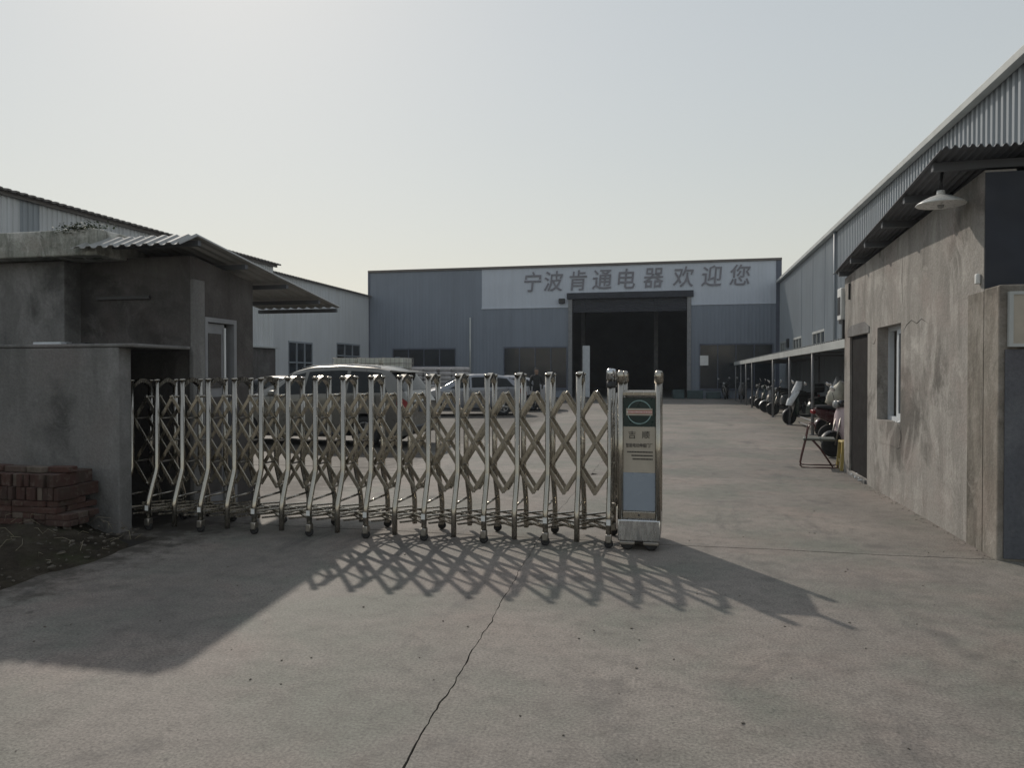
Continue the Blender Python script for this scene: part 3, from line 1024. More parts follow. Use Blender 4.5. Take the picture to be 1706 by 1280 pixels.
# ================================================================== RIGHT HUT
HX = 2.52
hut = empty('plaster_hut', (HX, 9.8, 0))
tag(hut, 'sunlit stained plaster hut with dark doorway and deep window on the right', 'hut')
HY0, HY1 = 7.05, 12.45
hd = (11.0, 12.08, 0.06, 2.06)
hw = (9.45, 10.5, 0.92, 2.10)
# left wall as one mesh with two openings, 0.24 thick
t = MB()
T = 0.24
ztop = [3.25, 2.95]


def wall_top(y):
    return 3.22 + (2.98 - 3.22) * (y - HY0) / (HY1 - HY0)


cells_y = [HY0, hw[0], hw[1], hd[0], hd[1], HY1]
for a in range(5):
    y0, y1 = cells_y[a], cells_y[a + 1]
    zz = [0, wall_top(y0)]
    segs = [(-0.05, None)]
    if a == 1: spans = [(-0.05, hw[2]), (hw[3], None)]
    elif a == 3: spans = [(-0.05, hd[2]), (hd[3], None)]
    else: spans = [(-0.05, None)]
    for z0, z1 in spans:
        za = z1 if z1 is not None else wall_top(y0); zb = z1 if z1 is not None else wall_top(y1)
        vs = [(HX, y0, z0), (HX + T, y0, z0), (HX + T, y1, z0), (HX, y1, z0), (HX, y0, za), (HX + T, y0, za), (HX + T, y1, zb), (HX, y1, zb)]
        t.add(vs, [(3, 2, 1, 0), (4, 5, 6, 7), (0, 1, 5, 4), (1, 2, 6, 5), (2, 3, 7, 6), (3, 0, 4, 7)])
P_(t.build('wall', M['plaster']), hut)
P_(MB().box(HX + 0.004, 5.9, HY0 - 0.012, HY0 - 0.002, 2.225, 3.20).build('painted_shade_panel', M['navy']), hut)  # shade under the roof, painted as a thin dark sheet
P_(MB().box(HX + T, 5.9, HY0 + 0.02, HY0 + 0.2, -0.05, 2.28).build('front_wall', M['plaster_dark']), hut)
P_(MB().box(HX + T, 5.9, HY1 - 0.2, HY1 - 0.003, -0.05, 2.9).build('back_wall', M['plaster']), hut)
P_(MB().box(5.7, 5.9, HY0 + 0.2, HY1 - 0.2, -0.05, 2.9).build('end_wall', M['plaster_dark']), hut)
P_(MB().box(HX + T, 5.7, HY0 + 0.2, HY1 - 0.2, -0.02, 0.02).build('inside_floor', M['interior']), hut)
# plaster mend over the door (flat arch), sill, step
t = MB()
t.prism([(hd[0] - 0.10, hd[3] + 0.005), (hd[1] + 0.12, hd[3] + 0.005), (hd[1] + 0.12, hd[3] + 0.10), (hd[1] - 0.1, hd[3] + 0.16), (hd[0] + 0.2, hd[3] + 0.17), (hd[0] - 0.10, hd[3] + 0.09)], HX - 0.012, HX + 0.02, 'X')
P_(t.build('lintel_mend', M['plaster_grey']), hut)
rg = random.Random(31)
pts = []
for k in range(28):
    q = 2 * PI * k / 28
    pts.append((hw[0] + 0.51 + 0.52 * math.copysign(abs(math.cos(q)) ** 0.3, math.cos(q)) * rg.uniform(0.92, 1.04), hw[2] - 0.155 + 0.15 * math.copysign(abs(math.sin(q)) ** 0.3, math.sin(q)) * rg.uniform(0.82, 1.0)))
P_(MB().prism(pts, HX - 0.004, HX + 0.02, 'X').build('sill_mend', M['plaster']), hut)
P_(MB().box(HX - 0.03, HX + T + 0.1, hd[0] + 0.02, hd[1] - 0.02, -0.02, 0.055).build('door_step', M['plaster_grey'], bev=0.012), hut)
P_(MB().box(HX + 0.03, HX + 0.07, hd[0] + 0.002, hd[1] - 0.002, 0.06, hd[3] - 0.002).build('door', M['door_dark']), hut)
# window: reveal, frame, sashes
f = MB()
fx0, fx1 = HX + 0.13, HX + 0.19
f.box(fx0, fx1, hw[0], hw[1], hw[2], hw[2] + 0.05); f.box(fx0, fx1, hw[0], hw[1], hw[3] - 0.05, hw[3])
f.box(fx0, fx1, hw[0], hw[0] + 0.05, hw[2] + 0.05, hw[3] - 0.05); f.box(fx0, fx1, hw[1] - 0.05, hw[1], hw[2] + 0.05, hw[3] - 0.05)
wo = P_(f.build('window', M['white_pvc']), hut)


def sub(o, part, thing):
    o.parent = part
    o.matrix_parent_inverse = (Matrix.Translation(thing.location) @ part.matrix_parent_inverse).inverted()
    return o


for (ya, yb, dx) in ((hw[0] + 0.05, hw[0] + 0.50, 0.0), (hw[0] + 0.18, hw[0] + 0.66, 0.035)):
    s = MB(); x0, x1 = fx0 - 0.035 + dx, fx0 - 0.004 + dx
    z0, z1 = hw[2] + 0.055, hw[3] - 0.055
    s.box(x0, x1, ya, ya + 0.05, z0, z1); s.box(x0, x1, yb - 0.05, yb, z0, z1)
    s.box(x0, x1, ya + 0.05, yb - 0.05, z0, z0 + 0.05); s.box(x0, x1, ya + 0.05, yb - 0.05, z1 - 0.05, z1)
    sub(s.build('sash', M['white_pvc']), wo, hut)
    sub(MB().box(x0 + 0.012, x0 + 0.018, ya + 0.05, yb - 0.05, z0 + 0.05, z1 - 0.05).build('pane', M['glass']), wo, hut)
t = MB(); rg = random.Random(21)
for k in range(26):
    blob(t, (HX + 0.03 + rg.random() * 0.09, hw[0] + 0.05 + rg.random() * 0.42, hw[2] + 0.012), rg.uniform(0.012, 0.03), 0.5, rg)
o = t.build('sill_litter', M['white']); tag(o, 'crumbled white scraps lying on the hut window sill', 'scraps', kind='stuff')
t = MB()
for k in range(22):
    blob(t, (HX - 0.06 + rg.random() * 0.14, hd[0] + 0.02 + rg.random() * 0.7, 0.02 + rg.random() * 0.03), rg.uniform(0.015, 0.04), 0.6, rg)
o = t.build('step_rubble', M['white_pvc']); tag(o, 'pale plaster crumbs heaped on the hut door step', 'crumbs', kind='stuff')

for path in (((9.38, 1.98), (9.22, 2.06), (9.05, 2.10), (8.86, 2.05), (8.70, 2.09), (8.5, 2.03)), ((9.44, 0.95), (9.40, 0.78), (9.42, 0.62)), ((10.55, 1.98), (10.66, 1.9), (10.86, 1.92)), ((9.40, 2.9), (9.42, 2.6), (9.39, 2.3))):
    P_(MB().tube([(HX + 0.0005, y, z) for y, z in path], [0.001] + [0.0045] * (len(path) - 2) + [0.001], 4).build('crack', M['joint']), hut)
# hut roof: corrugated sheet falling to the back, verge swings in
A0, A1 = (2.10, 6.80, 3.36), (2.38, 12.63, 3.06)
t = MB()
NX = 60
rows_t, rows_b = [], []
for s_ in np.linspace(0, 1, 9):
    rt, rb = [], []
    xl = A0[0] + (A1[0] - A0[0]) * s_; yy = A0[1] + (A1[1] - A0[1]) * s_; zz = A0[2] + (A1[2] - A0[2]) * s_
    for k in range(NX * 4 + 1):
        x = xl + (6.0 - xl) * k / (NX * 4)
        h = (0, 0, 1, 1)[k % 4] * 0.024
        sag = 0.02 * math.sin(x * 2.1 + s_ * 3) * 0.6 + (x - 2.1) * 0.012
        yj = -0.03 * math.sin(x * 9) if s_ == 0 else 0
        rt.append((x, yy + yj, zz + h + sag)); rb.append((x, yy + yj, zz + h + sag - 0.008))
    rows_t.append(rt); rows_b.append(rb)
t.grid(rows_t, False); t.grid([list(reversed(r)) for r in rows_b], False)
t.grid([rows_t[0], rows_b[0]], False); t.grid([rows_b[-1], rows_t[-1]], False)
t.grid([[r[0] for r in rows_t], [r[0] for r in rows_b]], False)
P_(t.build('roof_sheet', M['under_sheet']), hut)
for k in range(6):
    s_ = 0.06 + k * 0.175
    yy = A0[1] + (A1[1] - A0[1]) * s_; zz = A0[2] + (A1[2] - A0[2]) * s_; xl = A0[0] + (A1[0] - A0[0]) * s_
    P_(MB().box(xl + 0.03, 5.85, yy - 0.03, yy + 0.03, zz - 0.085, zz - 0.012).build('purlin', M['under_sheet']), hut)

# wall cable and insulator on the hut corner
P_(MB().rbox(HX - 0.04, HX - 0.003, 7.10, 7.15, 2.27, 2.36, 0.010).build('cable_box', M['white']), hut)
P_(MB().rbox(HX - 0.03, HX - 0.004, 12.05, 12.07, 2.62, 2.86, 0.004).build('conduit', M['black']), hut)

# lamp under the eave
lp = empty('eave_lamp', (2.30, 7.42, 3.02))
tag(lp, 'white enamel dish lamp hanging under the hut eave', 'lamp')
MB().lathe([(0.20, 0.0), (0.205, 0.006), (0.19, 0.02), (0.15, 0.045), (0.10, 0.07), (0.05, 0.088), (0.03, 0.095), (0.0, 0.096)], 32).lathe([(0.0, 0.088), (0.05, 0.08), (0.15, 0.038), (0.197, 0.003)], 32).build('shade', M['enamel'], lp)
MB().lathe([(0.0, 0.13), (0.032, 0.13), (0.036, 0.09), (0.0, 0.09)], 16).build('cap', M['white'], lp)
MB().tube([(0, 0, 0.12), (0.0, 0.0, 0.22), (0.02, 0.01, 0.335)], 0.014, 8).build('stem', M['black'], lp)
MB().lathe([(0.0, -0.035), (0.022, -0.025), (0.028, 0.0), (0.016, 0.04), (0.014, 0.08), (0, 0.08)], 16).build('bulb', M['lamp_clear'], lp)

# gate pillar with sign
pl = empty('gate_pillar', (2.9, 7.0, 0))
tag(pl, 'stained cement gate pillar at the hut corner with shade painted blue grey on its front', 'pillar')
P_(MB().box(HX - 0.006, 4.4, 6.72, 7.034, -0.05, 2.22).build('shaft', M['plaster_pillar'], bev=0.015), pl)
P_(MB().box(HX - 0.006, HX + 0.03, 7.0345, 7.38, -0.05, 2.20).build('return', M['plaster_pillar']), pl)
P_(MB().box(HX + 0.035, 4.38, 6.700, 6.718, 0.02, 1.70).build('painted_shade_panel', M['shade_plaster'], bev=0.004), pl)  # shaded pillar face, its cool shadow tone painted into the render
sg = empty('company_plaque', (3.115, 6.70, 1.94))
tag(sg, 'pale framed company plaque with arched lettering on the gate pillar', 'plaque')
MB().box(-0.53, 0.53, -0.02, 0.015, -0.205, 0.205).build('board', M['plate'], sg)
f = MB()
f.box(-0.545, -0.515, -0.028, 0.01, -0.22, 0.22); f.box(0.515, 0.545, -0.028, 0.01, -0.22, 0.22)
f.box(-0.515, 0.515, -0.028, 0.01, 0.195, 0.22); f.box(-0.515, 0.515, -0.028, 0.01, -0.22, -0.195)
f.build('frame', M['pale_trim'], sg)
for k, ch in enumerate('宁波肯通电器'):
    a = R(52 - 20.8 * k)
    o = link_mesh('plaque_character', text_mesh(ch, 0.085, M['ink'], 'plaque_character', 0.001, 0.0005), sg)
    o.rotation_euler = (R(90), a * 0.9 * -1 * -1 if False else 0, 0)
    o.rotation_euler = Matrix.Rotation(-(-a) * -1, 4, 'Y').to_euler()
    mt = Matrix.Translation((-0.50 * math.sin(a), -0.0225, -0.30 + 0.42 * math.cos(a))) @ Matrix.Rotation(-a * 0.75, 4, 'Y') @ Matrix.Rotation(R(90), 4, 'X')
    o.matrix_local = mt
MB().box(-0.36, 0.36, -0.0225, -0.019, -0.118, -0.100).build('underline', M['ink'], sg)

# ================================================================== BIKE SHELTER
shl = empty('bike_shelter', (4.6, 29, 0))
tag(shl, 'long low bike shelter with grey edged lean-to roof along the warehouse', 'shelter')
SX = 3.2
t = MB()
ribs(t, (SX, 13.2, 2.20), (0, 1, 0), 32.0, (2.85, 0, 0.30), 2.87, (0, 0, 1), 0.25, 0.03, 0.4, 0.006)
P_(t.build('canopy', M['roof_sheet']), shl)
P_(MB().box(SX - 0.02, SX + 0.03, 13.15, 45.25, 2.02, 2.19).build('fascia', M['pale_trim'], bev=0.006), shl)
for y in (15.8, 19.7, 23.6, 27.6, 35.2, 38.2, 41.2, 44.8):
    po = P_(MB().tube([(SX + 0.06, y, 0), (SX + 0.06, y, 2.18)], 0.038, 10).build('post', M['grey_steel']), shl)
    sub(MB().box(SX - 0.03, SX + 0.15, y - 0.09, y + 0.09, 0.0, 0.012).build('base_plate', M['grey_steel']), po, shl)
    P_(MB().box(SX + 0.03, 6.0, y - 0.025, y + 0.025, 2.12, 2.185).build('rafter', M['grey_steel']), shl)
for y in (17.0, 25.0, 33.0, 41.0):
    P_(MB().tube([(5.7, y, 0), (5.7, y, 2.4)], 0.038, 8).build('back_post', M['grey_steel']), shl)
for z in (0.09, 0.26):
    P_(MB().tube([(SX + 0.3, 19.9, z), (SX + 0.3, 23.4, z)], 0.02, 8).build('kick_rail', M['grey_steel']), shl)


# ================================================================== VEHICLES: cars
def smooth_interp(pts):
    xs = np.array([p[0] for p in pts]); ys = np.array([p[1] for p in pts])
    gx = np.linspace(xs[0], xs[-1], 400)
    gy = np.interp(gx, xs, ys)
    k = np.hanning(31); k /= k.sum()
    pad = np.concatenate([np.full(15, gy[0]), gy, np.full(15, gy[-1])])
    gy = np.convolve(pad, k, 'valid')
    return lambda x: float(np.interp(x, gx, gy))


def make_car(label, cat_group, paint, L, W, roof, belt, sill, wheels, wr, side_wins, wind, rearw, loc, rz, rails=False, spoiler=False):
    car = empty('parked_car', loc, rz)
    tag(car, label, 'car', cat_group)
    fr, fb = smooth_interp(roof), smooth_interp(belt)
    fw = smooth_interp([(0, 0.72), (0.10, 0.84), (0.35, 0.95), (0.9, 1.0), (L - 0.9, 1.0), (L - 0.3, 0.955), (L - 0.08, 0.90), (L, 0.83)])
    ar = wr + 0.055

    def z0(x):
        z = sill + 0.05 * max(0, 1 - x / 0.5) + 0.07 * max(0, 1 - (L - x) / 0.5)
        for xw in wheels:
            d = abs(x - xw)
            if d < ar: z = max(z, wr + math.sqrt(ar * ar - d * d))
        return z

    def S(x, v):
        w_ = fw(x) * W / 2
        zb = fb(x); zr = max(fr(x), zb + 0.01); g = zr - zb
        k = min(1, g / 0.55); k = k * k * (3 - 2 * k)
        wt = w_ * (0.90 - 0.19 * k)
        zt = zr - 0.02 - 0.05 * k
        zz0 = min(z0(x), zb - 0.06)
        if v <= 1:
            z = zz0 + (zb - zz0) * v
            bulge = 0.93 + 0.07 * math.sin(min(1, max(0, (z - sill) / (zb - sill + 1e-6)) * 1.05) ** 0.6 * PI * 0.62)
            return Vector((L / 2 - x, w_ * min(bulge, 1.0), z))
        if v <= 2:
            q = v - 1
            ws = S(x, 1).y
            return Vector((L / 2 - x, ws + (wt - ws) * (q ** 1.25), zb + (zt - zb) * q))
        q = v - 2
        return Vector((L / 2 - x, wt * math.cos(q * PI / 2), zt + (zr - zt) * math.sin(q * PI / 2)))

    xsn = sorted(set(list(np.linspace(0, L, 61)) + [xw + ar * c for xw in wheels for c in np.cos(np.linspace(0, PI, 13)) * 0.999]))
    vsn = list(np.linspace(0, 1, 8)) + list(np.linspace(1, 2, 6))[1:] + list(np.linspace(2, 3, 6))[1:]
    t = MB()
    rows = []
    for x in xsn:
        half = [S(x, v) for v in vsn]
        rows.append([Vector((p.x, -p.y, p.z)) for p in half] + list(reversed(half))[1:])
    t.grid(rows)
    n = len(rows[0])
    for r in (rows[0], rows[-1]):
        t.add(r, [tuple(range(n))])
    body = t.build('body', paint, car)
    # underbody / arch liners
    t = MB().box(-L / 2 + 0.35, L / 2 - 0.3, -W * 0.38, W * 0.38, sill + 0.02, 0.62)
    t.build('underbody', M['black'], car)

    def patch(fn, nu, nv, off):
        P = []
        for i in range(nu + 1):
            row = []
            for j in range(nv + 1):
                x, v, sgn = fn(i / nu, j / nv)
                e = 0.012
                p = S(x, v)
                dx = S(min(L, x + e), v) - S(max(0, x - e), v); dv = S(x, min(3, v + e)) - S(x, max(0, v - e))
                nn = dx.cross(dv)
                if nn.length > 1e-9: nn.normalize()
                cen = Vector((p.x, 0, 0.6))
                if nn.dot(p - cen) < 0: nn = -nn
                p = p + nn * off
                row.append(Vector((p.x, p.y * sgn, p.z)))
            P.append(row)
        return P

    for (a0, b0, a1, b1) in side_wins:
        for sgn in (1, -1):
            MB().grid(patch(lambda u, v: (a0 + (b0 - a0) * u + ((a1 - a0) + ((b1 - b0) - (a1 - a0)) * u) * v, 1.07 + 0.80 * v, sgn), 8, 5, 0.006)).build('side_window', M['car_glass'], car)
    for nm, (xa, xb) in (('windscreen', wind), ('rear_window', rearw)):
        P = []
        for sgn in (1, -1):
            q = patch(lambda u, v: (xa + (xb - xa) * u, 2.02 - 0.35 * (1 - abs(0)) * 0 + 0.98 * v, sgn), 8, 6, 0.007)
            if sgn == 1: P = [list(r) for r in q]
            else: P = [P[i] + list(reversed(q[i]))[1:] for i in range(len(q))]
        MB().grid(P).build(nm, M['car_glass'], car)
    for sgn in (1, -1):
        MB().grid(patch(lambda u, v: (0.04 + 0.42 * u, 0.66 + 0.26 * v, sgn), 6, 3, 0.008)).build('headlight', M['lamp_clear'], car)
        MB().grid(patch(lambda u, v: (L - 0.26 + 0.25 * u, 0.76 + 0.22 * v, sgn), 6, 3, 0.008)).build('tail_light', M['lamp_red'], car)
        m_ = MB().rbox(-0.09, 0.09, -0.10, 0.10, -0.06, 0.06, 0.04, 2)
        p = S(wind[0] + 0.55, 1.0)
        m_.build('door_mirror', paint, car, (p.x, sgn * (p.y + 0.13), p.z + 0.07))
        mid = (side_wins[0][1] + 0.03)
        for xs_ in (side_wins[0][0] + 0.12, mid, side_wins[-1][1] - 0.25 if len(side_wins) > 2 else side_wins[-1][1]):
            line = [S(xs_, v) for v in np.linspace(0.14, 1.0, 7)]
            MB().tube([(p.x, sgn * (p.y + 0.0005), p.z) for p in line], 0.006, 4).build('door_seam', M['black'], car)
        for xs_ in (mid - 0.2, side_wins[min(1, len(side_wins) - 1)][1] - 0.12):
            p = S(xs_, 0.86)
            MB().rbox(-0.10, 0.10, -0.018, 0.022, -0.016, 0.016, 0.012, 2).build('door_handle', paint, car, (p.x, sgn * p.y, p.z))
        line = [S(x, 0.05) for x in np.linspace(wheels[0] + ar + 0.04, wheels[1] - ar - 0.04, 8)]
        MB().tube([(p.x, sgn * (p.y + 0.005), p.z + 0.03) for p in line], 0.035, 6).build('side_skirt', M['black'], car)
    MB().box(-L / 2 - 0.03, -L / 2 + 0.02, -0.26, 0.26, 0.72, 0.84).build('number_plate', M['blue_panel'], car)
    MB().rbox(-L / 2 - 0.03, -L / 2 + 0.3, -W * 0.40, W * 0.40, 0.28, 0.46, 0.05).build('rear_bumper', M['black'], car)
    MB().rbox(L / 2 - 0.3, L / 2 + 0.02, -W * 0.36, W * 0.36, 0.26, 0.46, 0.05).build('grille', M['black'], car)
    if rails:
        for sgn in (1, -1):
            xs_ = np.linspace(wind[1] + 0.25, rearw[0] - 0.25, 8)
            pts = [S(x, 2.15) for x in xs_]
            MB().tube([(p.x, sgn * p.y, p.z + 0.035) for p in pts], 0.016, 6).build('roof_rail', M['rim'], car)
    if spoiler:
        zr = fr(rearw[0])
        t = MB()
        t.add([(-(rearw[0] - L / 2) + 0.05, -W * .34, zr + .005), (-(rearw[0] - L / 2) + 0.05, W * .34, zr + .005), (-(rearw[0] - L / 2) - 0.27, W * .31, zr - .03), (-(rearw[0] - L / 2) - 0.27, -W * .31, zr - .03),
               (-(rearw[0] - L / 2) + 0.05, -W * .34, zr - .05), (-(rearw[0] - L / 2) + 0.05, W * .34, zr - .05), (-(rearw[0] - L / 2) - 0.27, W * .31, zr - .055), (-(rearw[0] - L / 2) - 0.27, -W * .31, zr - .055)],
              [(0, 1, 2, 3), (7, 6, 5, 4), (0, 4, 5, 1), (1, 5, 6, 2), (2, 6, 7, 3), (3, 7, 4, 0)])
        t.build('roof_spoiler', paint, car, bev=0.01)
    # wheels
    tw = 0.2
    prof = [(wr * 0.62, -tw / 2 + .01), (wr * 0.80, -tw / 2), (wr * 0.95, -tw / 2 + .015), (wr, -tw / 2 + .05), (wr, tw / 2 - .05), (wr * .95, tw / 2 - .015), (wr * .80, tw / 2), (wr * .62, tw / 2 - .01)]
    tyre = MB().lathe(prof, 28, Matrix.Rotation(R(90), 4, 'X')).mesh('wheel', M['rubber'])
    rm = MB()
    MX = Matrix.Rotation(R(90), 4, 'X')
    rm.lathe([(wr * .62, tw / 2 - .012), (wr * .60, tw / 2 + .004), (wr * .55, tw / 2 - .01), (wr * .52, tw / 2 - .06), (0.0, tw / 2 - .06)], 28, MX)
    rm.lathe([(0, tw / 2 + .004), (0.06, tw / 2), (0.07, tw / 2 - .05), (0, tw / 2 - 0.05)], 16, MX)
    for k in range(5):
        a = 2 * PI * k / 5
        Mx = MX @ Matrix.Rotation(a, 4, 'Z')
        rm.box(0.04, wr * .58, -0.03, 0.03, tw / 2 - .04, tw / 2 - .008, Mx)
    rme = rm.mesh('rim', M['rim'])
    for xw in wheels:
        for sgn in (1, -1):
            wo = link_mesh('wheel', tyre, car, (L / 2 - xw, sgn * (W / 2 - 0.13), wr))
            if sgn == 1: wo.rotation_euler = (0, 0, PI)
            link_mesh('rim', rme, wo)
    return car


# people carrier nose to the left, seen from its side and tail
make_car('bronze grey people carrier parked side-on just behind the gate', 'cars parked in the yard', M['mpv_paint'], 4.68, 1.84,
         [(0, 0.70), (0.15, 0.86), (0.95, 1.04), (1.15, 1.10), (1.95, 1.60), (2.4, 1.70), (3.1, 1.73), (3.9, 1.68), (4.25, 1.60), (4.52, 1.18), (4.62, 1.0), (4.68, 0.9)],
         [(0, 0.66), (0.15, 0.82), (0.95, 0.99), (1.6, 1.03), (3.0, 1.07), (4.3, 1.10), (4.55, 1.05), (4.68, 0.88)],
         0.20, (0.92, 3.72), 0.325,
         [(1.45, 2.28, 1.98, 2.30), (2.36, 3.26, 2.38, 3.26), (3.34, 4.22, 3.34, 4.02)], (1.18, 1.93), (4.22, 4.52),
         (-7.60, 15.25, 0), R(178), rails=True, spoiler=True)
# silver hatchback, angled
HB = dict(L=4.35, W=1.78,
          roof=[(0, 0.66), (0.15, 0.80), (0.95, 0.98), (1.15, 1.03), (1.95, 1.46), (2.4, 1.53), (3.1, 1.53), (3.7, 1.44), (4.0, 1.28), (4.2, 1.02), (4.35, 0.86)],
          belt=[(0, 0.62), (0.15, 0.76), (0.95, 0.93), (1.6, 0.97), (3.0, 1.0), (4.0, 1.02), (4.2, 0.98), (4.35, 0.82)],
          sill=0.20, wheels=(0.85, 3.45), wr=0.315,
          side_wins=[(1.45, 2.20, 1.95, 2.22), (2.28, 3.12, 2.30, 3.12), (3.19, 3.88, 3.19, 3.62)], wind=(1.18, 1.93), rearw=(3.72, 4.16))
make_car('silver hatchback parked at an angle beyond the people carrier', 'cars parked in the yard', M['silver_paint'], loc=(-7.75, 27.0, 0), rz=R(205), **HB)
SD = dict(L=4.6, W=1.80,
          roof=[(0, 0.66), (0.15, 0.78), (1.05, 0.97), (1.3, 1.02), (2.05, 1.40), (2.5, 1.47), (3.0, 1.46), (3.5, 1.36), (4.05, 1.06), (4.45, 1.02), (4.6, 0.9)],
          belt=[(0, 0.62), (0.15, 0.74), (1.05, 0.92), (1.6, 0.95), (3.0, 0.98), (4.1, 1.0), (4.45, 0.98), (4.6, 0.85)],
          sill=0.20, wheels=(0.9, 3.6), wr=0.315,
          side_wins=[(1.6, 2.35, 2.07, 2.36), (2.43, 3.2, 2.44, 3.2), (3.26, 3.72, 3.26, 3.45)], wind=(1.32, 2.03), rearw=(3.52, 4.05))
make_car('pearl white saloon parked behind the silver hatchback with its tail to the right', 'cars parked in the yard', M['white_paint'], loc=(-7.35, 31.2, 0), rz=R(190), **SD)
make_car('dark saloon parked far left with only its roof above the gate', 'cars parked in the yard', M['dark_paint'], loc=(-12.4, 21.5, 0), rz=R(168), **SD)


# ================================================================== SCOOTERS
def make_scooter(label, loc, rz, paint, accent, apron=None, box=False, bag=None, screen=False, lean=0.10, child=False, shield=None):
    o = empty('parked_scooter', loc, rz)
    tag(o, label, 'scooter', 'scooters parked under and beside the shelter')
    o.rotation_euler = (lean, 0, rz)
    wr = 0.225
    MX = Matrix.Rotation(R(90), 4, 'X')
    prof = [(wr - .07, -.035), (wr - .03, -.045), (wr - .005, -.028), (wr, 0), (wr - .005, .028), (wr - .03, .045), (wr - .07, .035)]
    for x in (0.62, -0.58):
        wo = MB().lathe(prof, 22, MX).build('wheel', M['rubber'], o, (x, 0, wr))
        rm = MB().lathe([(0, -.03), (0.05, -.03), (0.05, .03), (0, .03)], 12, MX)
        rm.lathe([(wr - .075, -.03), (wr - .06, -.032), (wr - .06, .032), (wr - .075, .03)], 22, MX)
        for k in range(5):
            rm.box(0.03, wr - .065, -.016, .016, -.012, .012, MX @ Matrix.Rotation(2 * PI * k / 5, 4, 'Z'))
        link_mesh('rim', rm.mesh('rim', M['rim']), wo)
    # tail body loft
    rows = []
    for x, w_, za, zb in ((-0.92, 0.05, 0.72, 0.80), (-0.80, 0.11, 0.58, 0.80), (-0.55, 0.15, 0.47, 0.78), (-0.25, 0.155, 0.34, 0.74), (-0.05, 0.14, 0.27, 0.70), (0.02, 0.11, 0.25, 0.55)):
        zm = (za + zb) / 2
        rows.append([(x, w_ * c, zm + (zb - za) / 2 * s_) for c, s_ in ((math.copysign(abs(math.cos(a)) ** .6, math.cos(a)), math.copysign(abs(math.sin(a)) ** .6, math.sin(a))) for a in np.linspace(0, 2 * PI, 15)[:-1])])
    t = MB().grid(rows, True, True)
    t.add(rows[0], [tuple(range(14))]); t.add(rows[-1], [tuple(range(14))])
    t.build('tail_body', paint, o)
    rows = []
    for x, w_, z, h in ((-0.88, 0.07, 0.83, 0.03), (-0.7, 0.125, 0.82, 0.05), (-0.4, 0.14, 0.79, 0.055), (-0.15, 0.125, 0.755, 0.05), (0.0, 0.06, 0.73, 0.03)):
        rows.append([(x, w_ * math.cos(a), z + h * math.sin(a)) for a in np.linspace(0, 2 * PI, 13)[:-1]])
    t = MB().grid(rows, True, True); t.add(rows[0], [tuple(range(12))]); t.add(rows[-1], [tuple(range(12))])
    t.build('seat', M['black'], o)
    MB().rbox(-0.08, 0.42, -0.16, 0.16, 0.24, 0.31, 0.025).build('footboard', M['black'], o)
    # leg shield: curved plate
    rows = []
    for z, x, w_ in ((0.27, 0.40, 0.13), (0.42, 0.44, 0.19), (0.60, 0.46, 0.20), (0.78, 0.45, 0.17), (0.92, 0.42, 0.11)):
        rows.append([(x + 0.07 * math.cos(a * PI / 2) - 0.02, w_ * a, z) for a in np.linspace(-1, 1, 9)] + [(x - 0.03 + 0.03 * math.cos(a * PI / 2), w_ * 0.94 * a, z) for a in np.linspace(1, -1, 9)])
    t = MB().grid(rows, True, True); t.add(rows[0], [tuple(range(18))]); t.add(rows[-1], [tuple(range(18))])
    t.build('leg_shield', shield or paint, o)
    MB().rbox(0.34, 0.52, -0.13, 0.13, 0.90, 1.03, 0.045).build('handlebar_cowl', paint, o)
    MB().lathe([(0, .0), (0.06, .0), (0.075, .02), (0.06, .05), (0, .06)], 16, Matrix.Translation((0.50, 0, 0.955)) @ Matrix.Rotation(R(90), 4, 'Y')).build('headlight', M['lamp_clear'], o)
    MB().tube([(0.32, -0.34, 1.0), (0.40, -0.18, 1.03), (0.42, 0, 1.0), (0.40, 0.18, 1.03), (0.32, 0.34, 1.0)], 0.015, 8).build('handlebar', M['black'], o)
    for s_ in (1, -1):
        mi = MB().tube([(0.38, s_ * 0.22, 1.03), (0.37, s_ * 0.28, 1.16), (0.35, s_ * 0.31, 1.22)], 0.006, 6).build('mirror', M['black'], o)
        g = MB().lathe([(0, -.012), (0.05, -.01), (0.058, .0), (0.05, .01), (0, .012)], 16, Matrix.Translation((0.345, s_ * 0.32, 1.25)) @ Matrix.Rotation(R(-62), 4, 'Y') @ Matrix.Scale(1.25, 4, (0, 1, 0))).build('mirror_head', M['mirror'], mi)
        MB().tube([(0.46, s_ * 0.07, 0.75), (0.62, s_ * 0.07, wr)], 0.017, 8).build('fork', M['steel_dull'], o)
        MB().tube([(-0.45, s_ * 0.14, 0.52), (-0.58, s_ * 0.12, wr)], 0.02, 8).build('shock', M['steel_dull'], o)
    # front mudguard
    rows = []
    for a in np.linspace(R(15), R(170), 12):
        rows.append([(0.62 + (wr + .03) * math.cos(a), y, wr + (wr + .03) * math.sin(a) + dz) for y, dz in ((-.06, -.02), (-.03, .005), (.03, .005), (.06, -.02))])
    MB().grid(rows).build('mudguard', accent, o)
    MB().tube([(-0.05, 0.10, 0.26), (-0.02, 0.24, 0.02)], 0.012, 6).build('side_stand', M['black'], o)
    MB().rbox(-0.97, -0.90, -0.07, 0.07, 0.68, 0.76, 0.015).build('tail_light', M['lamp_red'], o)
